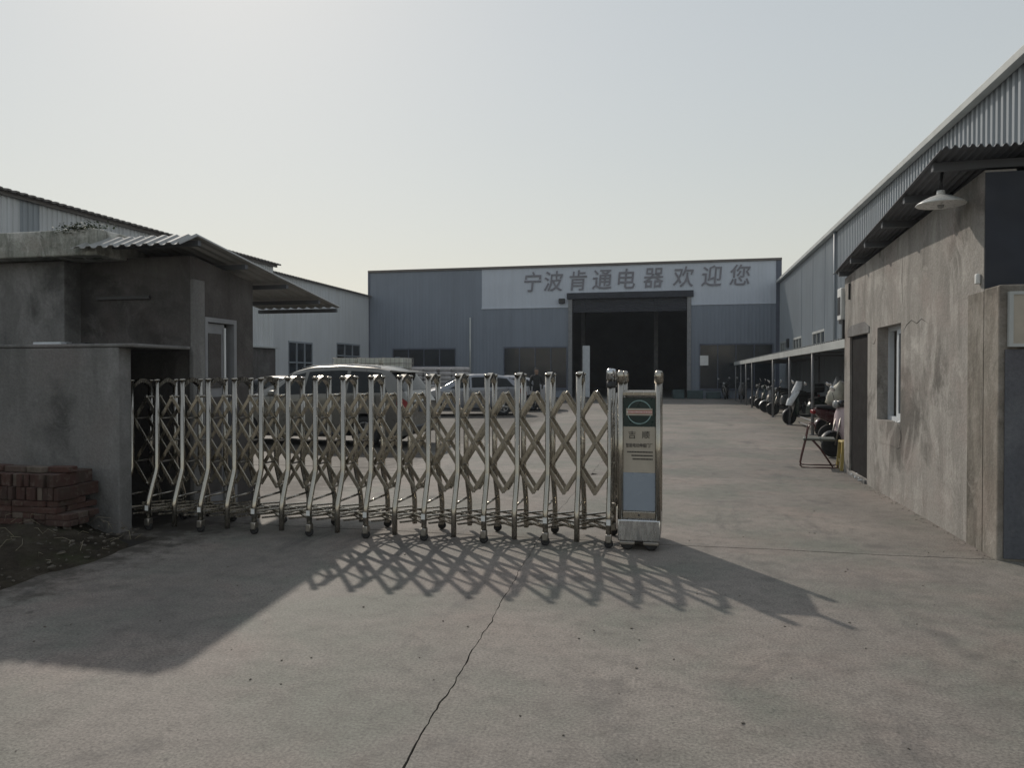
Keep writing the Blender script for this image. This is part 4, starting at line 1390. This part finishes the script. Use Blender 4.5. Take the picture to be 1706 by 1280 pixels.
    if apron:
        rows = []
        for z, x, w_ in ((0.58, 0.74, 0.10), (0.72, 0.70, 0.15), (0.92, 0.60, 0.17), (1.12, 0.50, 0.15), (1.30, 0.42, 0.08)):
            rows.append([(x - 0.12 * a * a + 0.012 * math.sin(9 * a + z * 8), w_ * a, z) for a in np.linspace(-1, 1, 11)])
        rb = [[(p[0] - 0.02, p[1], p[2]) for p in r] for r in rows]
        t = MB().grid(rows); t.grid([list(reversed(r)) for r in rb]); t.grid([rows[0], rb[0]]); t.grid([rb[-1], rows[-1]])
        t.build('windproof_apron', apron, o)
    if screen:
        rows = []
        for z, x, w_ in ((1.0, 0.52, 0.14), (1.15, 0.47, 0.20), (1.32, 0.40, 0.19), (1.45, 0.34, 0.12)):
            rows.append([(x - 0.05 * a * a, w_ * a, z) for a in np.linspace(-1, 1, 9)])
        rb = [[(p[0] - 0.006, p[1], p[2]) for p in r] for r in rows]
        t = MB().grid(rows); t.grid([list(reversed(r)) for r in rb]); t.grid([rows[0], rb[0]]); t.grid([rb[-1], rows[-1]])
        t.build('fly_screen', M['bike_grey'], o)
    if box:
        bx_ = MB().rbox(-1.12, -0.74, -0.20, 0.20, 0.86, 1.16, 0.05).build('top_box', M['black'], o)
        MB().rbox(-1.13, -0.73, -0.21, 0.21, 1.02, 1.05, 0.01).build('box_seam', M['bike_grey'], bx_)
    if child:
        MB().rbox(-0.30, 0.02, -0.12, 0.12, 0.80, 0.86, 0.02).rbox(-0.36, -0.28, -0.13, 0.13, 0.80, 1.08, 0.03).build('child_seat', M['pink'], o)
    return o


SHELTER = [
    ('dark scooter at the foot of the factory wall left of its twin', (2.9, 47.2, 0), R(-100), 'black_gloss', 'black', {}),
    ('dark scooter at the foot of the factory wall nearest the shelter end', (3.75, 46.9, 0), R(-105), 'bike_grey', 'black', {'lean': -0.1}),
    ('grey scooter deep in the shelter behind the two thin posts', (4.15, 37.0, 0), R(172), 'bike_grey', 'bike_grey', {}),
    ('dark green scooter with basket low beside the grey one in the shelter', (4.1, 34.2, 0), R(184), 'bike_green', 'black', {'lean': -0.08}),
    ('silver trimmed scooter with headlamp between the second and third shelter posts', (4.0, 31.2, 0), R(190), 'bike_grey', 'silver_quilt', {}),
    ('black scooter just behind the third shelter post from the hut', (4.0, 28.6, 0), R(176), 'black_gloss', 'black', {'box': True}),
    ('dark scooter wearing a silver windproof apron, front wheel at a shelter post', (3.82, 23.9, 0), R(204), 'bike_green', 'black', {'apron': 'silver_quilt', 'lean': -0.06}),
    ('black scooter with raised fly screen behind the maroon one', (4.55, 21.6, 0), R(196), 'black_gloss', 'black', {'screen': True}),
    ('bulky maroon scooter in the shelter behind the second post from the hut', (3.95, 19.2, 0), R(202), 'maroon', 'maroon', {'box': True, 'lean': -0.05}),
    ('maroon scooter carrying a cream bag on its seat near the hut', (3.66, 17.0, 0), R(14), 'maroon', 'black', {}),
    ('dark scooter with pale pink leg shield right behind the folding chair', (3.30, 14.75, 0), R(206), 'black_gloss', 'black', {'shield': 'pink', 'lean': 0.06}),
]
for lab, loc, rz, p, a, kw in SHELTER:
    kw = {k: (M[v] if isinstance(v, str) else v) for k, v in kw.items()}
    make_scooter(lab, loc, rz, M[p], M[a], **kw)
# cream bag on the maroon scooter
t = MB()
rows = []
for z, r in ((0.0, 0.15), (0.05, 0.22), (0.17, 0.235), (0.28, 0.19), (0.36, 0.13), (0.43, 0.075), (0.46, 0.02)):
    rows.append([(r * math.cos(a) * (1 + .16 * math.sin(3 * a + z * 11)) + 0.25 * z * z, r * .8 * math.sin(a) * (1 + .14 * math.sin(4 * a + z * 7)), z * (1 + 0.12 * math.cos(a + 1))) for a in np.linspace(0, 2 * PI, 19)[:-1]])
t.grid(rows, True, True); t.add(rows[0], [tuple(range(18))])
o = t.build('cream_bag', M['bag'], None, (3.27, 16.9, 0.86)); tag(o, 'bulging cream plastic bag resting on a maroon scooter by the hut', 'bag')

# ================================================================== CHAIR + STOOL
ch = empty('folding_chair', (2.24, 12.95, 0), R(-8))
tag(ch, 'folding chair with maroon tube frame and grey seat beside the hut', 'chair')
for y in (-0.2, 0.2):
    MB().tube([(-0.26, y, 0.012), (0.24, y, 0.012), (0.27, y, 0.03), (0.27, y, 0.06)], 0.011, 8).build('foot_rail', M['maroon_tube'], ch)
    MB().tube([(-0.26, y, 0.012), (-0.285, y, 0.04), (-0.255, y, 0.2), (-0.20, y, 0.44), (-0.165, y, 0.64), (-0.14, y, 0.685), (-0.09, y, 0.70), (-0.06, y, 0.66), (-0.06, y, 0.62)], 0.011, 8).build('side_frame', M['maroon_tube'], ch)
    MB().tube([(0.20, y, 0.02), (0.02, y, 0.30), (-0.12, y, 0.46)], 0.010, 8).build('cross_leg', M['maroon_tube'], ch)
MB().rbox(-0.24, 0.24, -0.21, 0.21, 0.435, 0.475, 0.015).build('seat', M['seat_grey'], ch)
MB().tube([(-0.15, -0.2, 0.66), (-0.15, 0.2, 0.66)], 0.010, 8).build('top_rail', M['steel_dull'], ch)
st = empty('plastic_stool', (2.645, 12.63, 0), 0)
tag(st, 'yellow plastic stool half hidden at the hut back corner', 'stool')
t = MB().rbox(-0.15, 0.15, -0.15, 0.15, 0.42, 0.46, 0.015); t.build('seat', M['yellow'], st)
for sx in (-1, 1):
    for sy in (-1, 1):
        t = MB(); Mx = Matrix.Shear('XY', 4, (0, 0)) if False else None
        vs = []
        for z, k in ((0.0, 0.155), (0.43, 0.125)):
            vs += [(sx * k - .022 * 1, sy * k - .022, z), (sx * k + .022, sy * k - .022, z), (sx * k + .022, sy * k + .022, z), (sx * k - .022, sy * k + .022, z)]
        t.add(vs, [(3, 2, 1, 0), (4, 5, 6, 7), (0, 1, 5, 4), (1, 2, 6, 5), (2, 3, 7, 6), (3, 0, 4, 7)])
        t.build('leg', M['yellow'], st)
for z in (0.12,):
    t = MB()
    t.box(-0.125, 0.125, -0.155, -0.135, z, z + .05); t.box(-0.125, 0.125, 0.135, 0.155, z, z + .05)
    t.box(-0.155, -0.135, -0.13, 0.13, z, z + .05); t.box(0.135, 0.155, -0.13, 0.13, z, z + .05)
    t.build('stretcher', M['yellow'], st)
# air conditioner on the hut's back corner
ac = empty('wall_unit', (2.83, 12.62, 2.35))
tag(ac, 'white and black outdoor unit peeking past the hut back corner', 'air conditioner')
MB().rbox(-0.36, 0.38, -0.14, 0.14, 0, 0.5, 0.015).build('casing', M['white'], ac)
MB().lathe([(0.0, 0), (0.19, 0), (0.19, 0.01), (0.17, 0.012), (0, 0.012)], 24, Matrix.Translation((0.05, 0.142, 0.25)) @ Matrix.Rotation(R(-90), 4, 'X')).build('fan_grille', M['black'], ac)
MB().box(-0.365, -0.36, -0.10, 0.10, 0.08, 0.36).build('side_vent', M['black'], ac)
MB().box(-0.34, 0.36, -0.155, 0.13, -0.05, -0.004).box(-0.34, -0.30, -0.16, -0.12, -0.3, -0.05).box(0.32, 0.36, -0.16, -0.12, -0.3, -0.05).build('bracket', M['black'], ac)

# ================================================================== YARD GOODS
def make_tote(label, loc):
    o = empty('liquid_tote', loc)
    tag(o, label, 'tote', 'caged liquid totes stacked in the yard')
    for x in (-0.42, 0, 0.42):
        MB().box(x - 0.06, x + 0.06, -0.58, 0.58, 0.004, 0.13).build('pallet_runner', M['wood'], o)
    MB().rbox(-0.48, 0.48, -0.57, 0.57, 0.135, 1.06, 0.06).build('tank', M['tank'], o)
    MB().lathe([(0.0, 1.10), (0.11, 1.10), (0.11, 1.05), (0, 1.05)], 16).build('filler_cap', M['blue_panel'], o)
    c = MB()
    for z in (0.16, 0.38, 0.60, 0.82, 1.05):
        c.tube([(-.5, -.6, z), (.5, -.6, z), (.5, .6, z), (-.5, .6, z), (-.5, -.6, z)], 0.011, 5, False)
    for k in range(6):
        x = -.5 + .2 * k
        for y in (-.6, .6): c.tube([(x, y, .13), (x, y, 1.06)], 0.010, 5)
    for k in range(1, 6):
        y = -.6 + .2 * k
        for x in (-.5, .5): c.tube([(x, y, .13), (x, y, 1.06)], 0.010, 5)
    c.build('cage', M['steel_dull'], o)
    return o


tot = None
for k, x in enumerate((-14.35, -13.2, -12.05)):
    for lvl in range(2):
        lab = 'milky caged liquid tote, %s of the %s stack behind the people carrier' % (('lower one', 'top one')[lvl], ('left', 'middle', 'right')[k])
        if tot is None:
            tot = make_tote(lab, (x, 31.2, 0))
        else:
            c = copy_tree(tot); c.location = (x, 31.2, 1.165 * lvl); c['label'] = lab


def make_load(label, loc, seed):
    rg = random.Random(seed)
    o = empty('sack_pallet', loc)
    tag(o, label, 'pallet load', 'pallet loads of white sacks')
    for x in (-0.5, 0, 0.5):
        MB().box(x - 0.05, x + 0.05, -0.55, 0.55, 0.004, 0.10).build('pallet_runner', M['wood'], o)
    MB().box(-0.58, 0.58, -0.56, 0.56, 0.103, 0.13).build('pallet_deck', M['wood'], o)
    bag = MB().rbox(-0.28, 0.28, -0.26, 0.26, 0, 0.185, 0.07, 3).mesh('sack', M['sack'])
    for l in range(9):
        for a in (-1, 1):
            for c in (-1, 1):
                s_ = link_mesh('sack', bag, o, (a * 0.285 + rg.uniform(-.02, .02), c * 0.265 + rg.uniform(-.02, .02), 0.132 + l * 0.187), rg.uniform(-.06, .06))
    return o


make_load('left pallet load of white sacks behind the people carrier tail', (-10.85, 31.6, 0), 1)
make_load('right pallet load of white sacks beside the factory downpipe', (-9.65, 31.9, 0), 2)

# ================================================================== PERSON
def make_person(loc, rz):
    V = {'pel': (0, 0, .93), 'wai': (0.01, 0, 1.08), 'che': (0.0, 0, 1.30), 'nec': (0.0, 0, 1.47), 'hdl': (0.02, 0, 1.56), 'hdm': (0.025, 0, 1.64), 'hdt': (0.015, 0, 1.71),
         'hpl': (0, .09, .90), 'knl': (.03, .10, .50), 'anl': (-.01, .11, .09), 'tol': (.14, .12, .035),
         'hpr': (0, -.09, .90), 'knr': (.02, -.11, .50), 'anr': (-.04, -.12, .09), 'tor': (.11, -.14, .035),
         'shl': (0, .18, 1.40), 'ell': (.02, .27, 1.13), 'wrl': (.16, .22, .95), 'hal': (.22, .20, .91),
         'shr': (0, -.18, 1.40), 'elr': (.0, -.27, 1.13), 'wrr': (.10, -.26, .90), 'har': (.13, -.26, .83)}
    rad = {'pel': .15, 'wai': .14, 'che': .16, 'nec': .058, 'hdl': .075, 'hdm': .095, 'hdt': .07, 'hpl': .095, 'knl': .065, 'anl': .05, 'tol': .04, 'hpr': .095, 'knr': .065, 'anr': .05, 'tor': .04,
           'shl': .075, 'ell': .055, 'wrl': .035, 'hal': .035, 'shr': .075, 'elr': .055, 'wrr': .035, 'har': .035}
    E_ = [('pel', 'wai'), ('wai', 'che'), ('che', 'nec'), ('nec', 'hdl'), ('hdl', 'hdm'), ('hdm', 'hdt'), ('pel', 'hpl'), ('hpl', 'knl'), ('knl', 'anl'), ('anl', 'tol'), ('pel', 'hpr'), ('hpr', 'knr'), ('knr', 'anr'), ('anr', 'tor'),
          ('che', 'shl'), ('shl', 'ell'), ('ell', 'wrl'), ('wrl', 'hal'), ('che', 'shr'), ('shr', 'elr'), ('elr', 'wrr'), ('wrr', 'har')]
    ks = list(V)
    me = bpy.data.meshes.new('person')
    me.from_pydata([V[k] for k in ks], [(ks.index(a), ks.index(b_)) for a, b_ in E_], [])
    o = bpy.data.objects.new('person', me)
    COL.objects.link(o)
    md = o.modifiers.new('skin', 'SKIN'); md.use_smooth_shade = True
    for i, k in enumerate(ks):
        sv = me.skin_vertices[0].data[i]
        r = rad[k]
        sv.radius = (r * (0.78 if k in ('che', 'wai', 'pel') else 1), r * (1.1 if k in ('che', 'wai', 'pel') else 1))
        sv.use_root = (k == 'pel')
    sb = o.modifiers.new('sub', 'SUBSURF'); sb.levels = 2; sb.render_levels = 2
    bpy.context.view_layer.update()
    dg = bpy.context.evaluated_depsgraph_get()
    me2 = bpy.data.meshes.new_from_object(o.evaluated_get(dg))
    bpy.data.objects.remove(o)
    m, nt, b = new_mat('clothed_figure')
    tc = N(nt, 'ShaderNodeTexCoord'); sp = N(nt, 'ShaderNodeSeparateXYZ'); nt.links.new(tc.outputs['Object'], sp.inputs[0])
    mr = N(nt, 'ShaderNodeMapRange'); mr.inputs[2].default_value = 1.8; nt.links.new(sp.outputs['Z'], mr.inputs[0])
    c = ramp(nt, mr.outputs[0], [(0.0, (0.02, 0.02, 0.02)), (0.05, (0.025, 0.027, 0.035)), (0.495, (0.025, 0.027, 0.035)), (0.50, (0.016, 0.018, 0.018)), (0.825, (0.016, 0.018, 0.018)), (0.83, (0.30, 0.20, 0.15))])
    nt.links.new(c, b.inputs['Base Color']); b.inputs['Roughness'].default_value = 0.8
    me2.materials.clear(); me2.materials.append(m)
    o = link_mesh('person', me2, None, loc, rz)
    tag(o, 'person in dark jacket and trousers standing beyond the parked cars', 'person')
    t = MB()
    rows = []
    for z, r in ((1.58, 0.070), (1.64, 0.093), (1.70, 0.096), (1.745, 0.075), (1.765, 0.03)):
        rows.append([(-0.012 + r * 0.98 * math.cos(a) - (0.02 if z < 1.66 else 0), r * 0.86 * math.sin(a), z) for a in np.linspace(R(55) if z < 1.68 else 0, R(305) if z < 1.68 else 2 * PI, 17)])
    t.grid(rows); t.add(rows[-1][:-1], [tuple(range(16))])
    t.build('hair', mat('dark_hair', (0.03, 0.027, 0.025), 0.7), o)
    f = MB()
    f.rbox(0.095, 0.125, -0.012, 0.012, 1.60, 1.645, 0.008)
    f.build('nose', mat('skin_tone', (0.32, 0.21, 0.155), 0.6), o)
    return o


make_person((-5.72, 30.6, 0), R(-70))

# ================================================================== RETRACTABLE GATE
GX0 = -0.578
PITCH = 0.2748
NF = 18
YC0, YC1 = 6.75, 6.54
a_, b_ = 0.14, 0.265
gate = empty('retracting_gate', (-2.5, 6.68, 0))
tag(gate, 'long stainless accordion gate on casters with upright drive unit at its end', 'gate')


def gx(s): return GX0 - PITCH * s           # s in frame units from the right end
def gy(s): return YC0 + (YC1 - YC0) * s / (NF - 1)
def gz(s): return 1.0 - 0.045 * s / (NF - 1)


def gp(s, y, z): return Vector((gx(s), gy(s) + y, z * gz(s)))


ground_c = Vector(gate.location)
TOP = 1.50
leg = [(0, -b_, 0.085), (0, -b_, 0.27), (0, -b_ + 0.012, 0.32), (0, -a_ - 0.015, 0.57), (0, -a_, 0.62), (0, -a_, TOP)]


def frame_mesh(caster):
    t = MB()
    zb = 0.115 if caster else 0.045
    lg = [(p[0], p[1], p[2] if i else zb) for i, p in enumerate(leg)]
    t.tube(lg, 0.0245, 12)
    t.tube([(p[0], -p[1], p[2]) for p in lg], 0.0245, 12)
    # top caps and arch strap
    for s_ in (-1, 1):
        t.lathe([(0.0, 0.0), (0.031, 0.0), (0.031, 0.012), (0.022, 0.02), (0, 0.022)], 12, Matrix.Translation((0, s_ * a_, TOP)))
    n = 10
    out, inn = [], []
    for k in range(n + 1):
        y = -a_ + 0.02 + (2 * a_ - 0.04) * k / n
        h = 0.055 * math.sin(PI * k / n)
        out.append((y, TOP - 0.025 + h)); inn.append((y, TOP - 0.065 + h * 0.95))
    t.prism(out + list(reversed(inn)), -0.024, 0.024, 'X')
    return t.mesh('post_frame', M['steel'])


fm = {True: frame_mesh(True), False: frame_mesh(False)}
brace = MB().tube([(0, -b_ + 0.01, 0.335), (0, b_ - 0.01, 0.335)], 0.011, 6).mesh('cross_brace', M['steel'])
bracel = MB().tube([(0, -b_ + 0.01, 0.19), (0, b_ - 0.01, 0.19)], 0.010, 6).mesh('cross_brace', M['steel_dull'])
MXY = Matrix.Rotation(R(90), 4, 'Y')
cast = MB().lathe([(0.0, -.017), (0.030, -.017), (0.038, -.012), (0.038, .012), (0.030, .017), (0, .017)], 18, MXY @ Matrix.Rotation(0, 4, 'X')).mesh('caster', M['rubber'])
hub = MB().rbox(-0.026, 0.026, -0.034, 0.034, 0.0, 0.075, 0.010).lathe([(0, .0), (0.014, 0), (0.014, 0.052), (0, 0.052)], 10, Matrix.Translation((-0.026, 0, -0.001)) @ MXY).mesh('caster_fork', M['steel_dull'])
stick = MB().box(-0.018, 0.018, -0.029, -0.0275, 0, 0.05).mesh('sticker', M['white'])
for i in range(NF):
    cs = (i % 2 == 0)
    o = link_mesh('post_frame', fm[cs], gate)
    o.location = gp(i, 0, 0) - ground_c
    o.scale = (1, 1, gz(i))
    # keep the legs on the ground plane
    link_mesh('cross_brace', brace, o)
    link_mesh('cross_brace', bracel, o)
    if cs:
        for s_ in (-1, 1):
            c = link_mesh('caster', cast, o, (0, s_ * b_, 0.038))
            c.rotation_euler = (0, 0, R(90))
            link_mesh('caster_fork', hub, o, (0, s_ * b_, 0.045))
        link_mesh('sticker', stick, o, (0, -b_, 0.20))
# vertical lattice bars, front and back curtains
ZT, ZB = 1.336, 0.444


def flat_bar(pa, pb, wd, th, ny):
    """flat bar from pa to pb, width in the curtain plane, thickness along ny, folded lip on the upper edge"""
    d = (pb - pa); L = d.length; d = d.normalized()
    n = Vector(ny).normalized(); n = (n - d * n.dot(d)).normalized()
    s_ = n.cross(d)
    t = MB()
    prof = [(-wd / 2, -th / 2), (wd / 2, -th / 2), (wd / 2, th / 2), (-wd / 2, th / 2)]
    ra = [pa + s_ * u + n * v for u, v in prof]; rb = [pb + s_ * u + n * v for u, v in prof]
    t.add(ra + rb, [(3, 2, 1, 0), (4, 5, 6, 7), (0, 1, 5, 4), (1, 2, 6, 5), (2, 3, 7, 6), (3, 0, 4, 7)])
    return t


def lattice(yoff, sign, dirn):
    for k in range(-2, NF + 1):
        # bar falls from mid-bay k+0.5 at ZT to mid-bay k+0.5 +/- 2 at ZB
        s0 = k + 0.5; s1 = s0 + 2 * dirn
        f0, f1 = 0.0, 1.0
        lo, hi = 0.0, NF - 1.0
        def sp(f): return s0 + (s1 - s0) * f
        # clip to the gate
        pts = [f / 40 for f in range(41) if lo - 1e-6 <= sp(f / 40) <= hi + 1e-6]
        if len(pts) < 3: continue
        f0, f1 = pts[0], pts[-1]
        dy = yoff + (0.008 if dirn > 0 else -0.008)
        pa = gp(sp(f0), dy, ZT + (ZB - ZT) * f0) - ground_c; pb = gp(sp(f1), dy, ZT + (ZB - ZT) * f1) - ground_c
        d = (pb - pa).normalized()
        if f0 == 0: pa -= d * 0.014
        if f1 == 1: pb += d * 0.014
        flat_bar(pa, pb, 0.035, 0.012, (0, 1, 0)).build('lattice_bar', M['steel_bar'], gate, bev=0.003)


for yo in (-a_ + 0.042, a_ - 0.042):
    lattice(yo, 1, 1)
    lattice(yo, 1, -1)
# pivot pins through both curtains
pinm = MB().tube([(0, -a_ + 0.022, 0), (0, a_ - 0.022, 0)], 0.009, 8).mesh('pivot_pin', M['steel_dull'])
pint = MB().tube([(0, -a_ + 0.02, 0), (0, a_ - 0.02, 0)], 0.013, 8).mesh('pivot_pin', M['steel'])
for k in range(NF - 1):
    for z, m_ in ((ZT, pint), ((ZT + ZB) / 2, pinm), (ZB, pint)):
        link_mesh('pivot_pin', m_, gate, gp(k + 0.5, 0, z) - ground_c)
for k in range(NF):
    for f in (0.25, 0.75):
        link_mesh('pivot_pin', pinm, gate, gp(k, 0, ZT + (ZB - ZT) * f) - ground_c)
# floor linkage rods (plan lattice between the feet)
for k in range(NF - 1):
    for (ya, yb, z, st) in ((-b_ + .03, b_ - .03, 0.165, M['steel']), (b_ - .03, -b_ + .03, 0.185, M['steel']), (-b_ + .03, b_ * .33, 0.15, M['steel']), (b_ * .5, -b_ * .5, 0.135, M['steel']), (-b_ + .03, 0.0, 0.205, M['steel']), (0.0, -b_ + .03, 0.22, M['steel']), (0.0, b_ - .03, 0.205, M['steel']), (b_ - .03, 0.0, 0.225, M['steel'])):
        flat_bar(gp(k, ya, z) - ground_c, gp(k + 1, yb, z) - ground_c, 0.026, 0.014, (0, 0, 1)).build('floor_link', st, gate)
# end post domes on the last frame
for s_ in (-1, 1):
    q = MB().lathe([(0.034, -0.06), (0.034, 0.0), (0.032, 0.02), (0.022, 0.036), (0.0, 0.042)], 16).build('dome_cap', M['steel_polish'], gate, gp(0, s_ * a_, TOP + 0.012) - ground_c)
    MB().lathe([(0.0285, -0.055), (0.030, -0.05), (0.030, 0.0), (0.0285, 0.0)], 14).build('black_collar', M['black'], gate, gp(0, s_ * a_, TOP - 0.06) - ground_c)

# drive unit
HU = Vector((-0.318, 6.74, 0)) - ground_c
du = empty('drive_unit', HU, 0, gate)
W2, D2 = 0.158, 0.27
for sx in (-1, 1):
    for sy in (-1, 1):
        t = MB().tube([(0, 0, 0.15), (0, 0, 1.49)], 0.026, 14)
        t.lathe([(0.033, 1.43), (0.033, 1.49), (0.031, 1.51), (0.02, 1.53), (0, 1.535)], 16)
        t.build('corner_post', M['steel'], du, (sx * W2, sy * D2, 0))
MB().rbox(-W2 + .005, W2 - .005, -D2 - 0.012, D2 + .012, 1.315, 1.355, 0.008).build('top_rail', M['steel'], du)
MB().rbox(-W2 + .012, W2 - .012, -D2 + 0.015, D2 - .015, 0.30, 1.30, 0.008).build('cabinet', M['steel_polish'], du)
MB().box(-W2 + .024, W2 - .024, -D2 - 0.002, -D2 + 0.012, 1.055, 1.30).build('emblem_panel', M['green_black'], du)
ring = MB()
rn = 40
pr = []
for k in range(rn):
    a = 2 * PI * k / rn
    pr.append([(0.103 * math.cos(a), -D2 - 0.004, 1.178 + 0.103 * math.sin(a)), (0.095 * math.cos(a), -D2 - 0.004, 1.178 + 0.095 * math.sin(a)), (0.095 * math.cos(a), -D2, 1.178 + 0.095 * math.sin(a)), (0.103 * math.cos(a), -D2, 1.178 + 0.103 * math.sin(a))])
pr.append(pr[0])
ring.grid(pr, False, True)
ring.build('emblem_ring', M['ring'], du)
MB().box(-0.110, 0.110, -D2 - 0.008, -D2 - 0.003, 1.150, 1.210).build('emblem_band', M['plate'], du)
MB().box(-0.095, 0.108, -D2 - 0.011, -D2 - 0.0085, 1.168, 1.190).build('red_strip', M['red'], du)
rg = random.Random(9)
t = MB(); x = -0.105
while x < 0.10:
    wd = rg.uniform(0.006, 0.014)
    t.box(x, x + wd, -D2 - 0.0135, -D2 - 0.0112, 1.174, 1.184); x += wd + 0.004
t.build('strip_lettering', M['white'], du)
MB().box(-W2 + .020, W2 - .020, -D2 - 0.004, -D2 + 0.012, 0.6615, 1.052).build('maker_plate', M['plate'], du)
for chx, s_ in ((-0.060, '吉'), (0.055, '顺')):
    o = link_mesh('plate_character', text_mesh(s_, 0.070, M['ink'], 'plate_character', 0.001, 0.0), du)
    face_front(o); o.location = (chx, -D2 - 0.006, 0.985)
o = link_mesh('plate_lettering', text_mesh('智能电动伸缩门厂', 0.031, M['ink'], 'plate_lettering', 0.001, 0.0), du)
face_front(o); o.location = (0.0, -D2 - 0.006, 0.895); o.scale = (0.92, 1.25, 1)
t = MB()
for z, x0, x1 in ((0.838, -0.10, 0.115), (0.808, -0.065, 0.115), (0.778, -0.055, 0.115)):
    x = x0
    while x < x1:
        wd = rg.uniform(0.008, 0.013)
        t.box(x, min(x1, x + wd), -D2 - 0.006, -D2 - 0.0045, z - 0.006, z + 0.006); x += wd + 0.0025
t.build('small_print', M['ink'], du)
MB().rbox(-W2 + .018, W2 - .018, -D2 - 0.006, -D2 + 0.012, 0.335, 0.660, 0.003).build('sky_reflection_panel', M['sky_tint'], du)  # steel front with the reflected sky painted on as pale blue
hp = MB().rbox(-W2 + .018, W2 - .018, -D2 - 0.012, -D2 + 0.012, 0.268, 0.330, 0.006).build('lower_rail', M['steel'], du)
MB().lathe([(0, 0), (0.009, 0), (0.009, 0.006), (0, 0.006)], 12, Matrix.Translation((0, -D2 - 0.012, 0.30)) @ Matrix.Rotation(R(90), 4, 'X')).build('lock', M['black'], du)
MB().rbox(-W2 - .022, W2 + .022, -D2 - 0.028, D2 + .028, 0.075, 0.262, 0.012).build('base_box', M['steel_polish'], du)
for sx in (-0.10, 0.10):
    for sy in (-1, 1):
        wo = MB().lathe([(0.0, -.022), (0.045, -.022), (0.056, -.016), (0.056, .016), (0.045, .022), (0, .022)], 20, Matrix.Rotation(R(90), 4, 'X')).build('drive_wheel', M['rubber'], du, (sx, sy * (D2 - 0.0), 0.056))
        MB().rbox(-0.065, 0.065, -0.034, 0.034, 0.045, 0.075, 0.008).build('wheel_cover', M['steel_dull'], du, (sx, sy * D2, 0.0))
for z in (0.36, 0.72, 1.05):
    MB().tube([(-W2 - 0.10, -0.12, z), (-W2, -0.12, z)], 0.010, 6).build('hinge_pin', M['steel_dull'], du)
MB().tube([(-W2 - 0.045, -0.16, 0.35), (-W2 - 0.045, -0.16, 1.34)], 0.012, 8).build('guide_bar', M['steel'], du)

# ================================================================== HAZE
hz = MB().box(-60, 40, -12, 100, -1.2, 10.6).build('haze', None)
tag(hz, 'thin pale dusty haze filling the yard air', 'haze', kind='stuff')
m = bpy.data.materials.new('haze_air'); m.use_nodes = True
nt = m.node_tree
nt.nodes.remove(nt.nodes['Principled BSDF'])
pv = nt.nodes.new('ShaderNodeVolumePrincipled')
pv.inputs['Color'].default_value = (0.82, 0.90, 1.0, 1)
pv.inputs['Density'].default_value = 0.0005
pv.inputs['Anisotropy'].default_value = 0.3
nt.links.new(pv.outputs[0], nt.nodes['Material Output'].inputs['Volume'])
hz.data.materials.append(m)

bpy.context.view_layer.update()
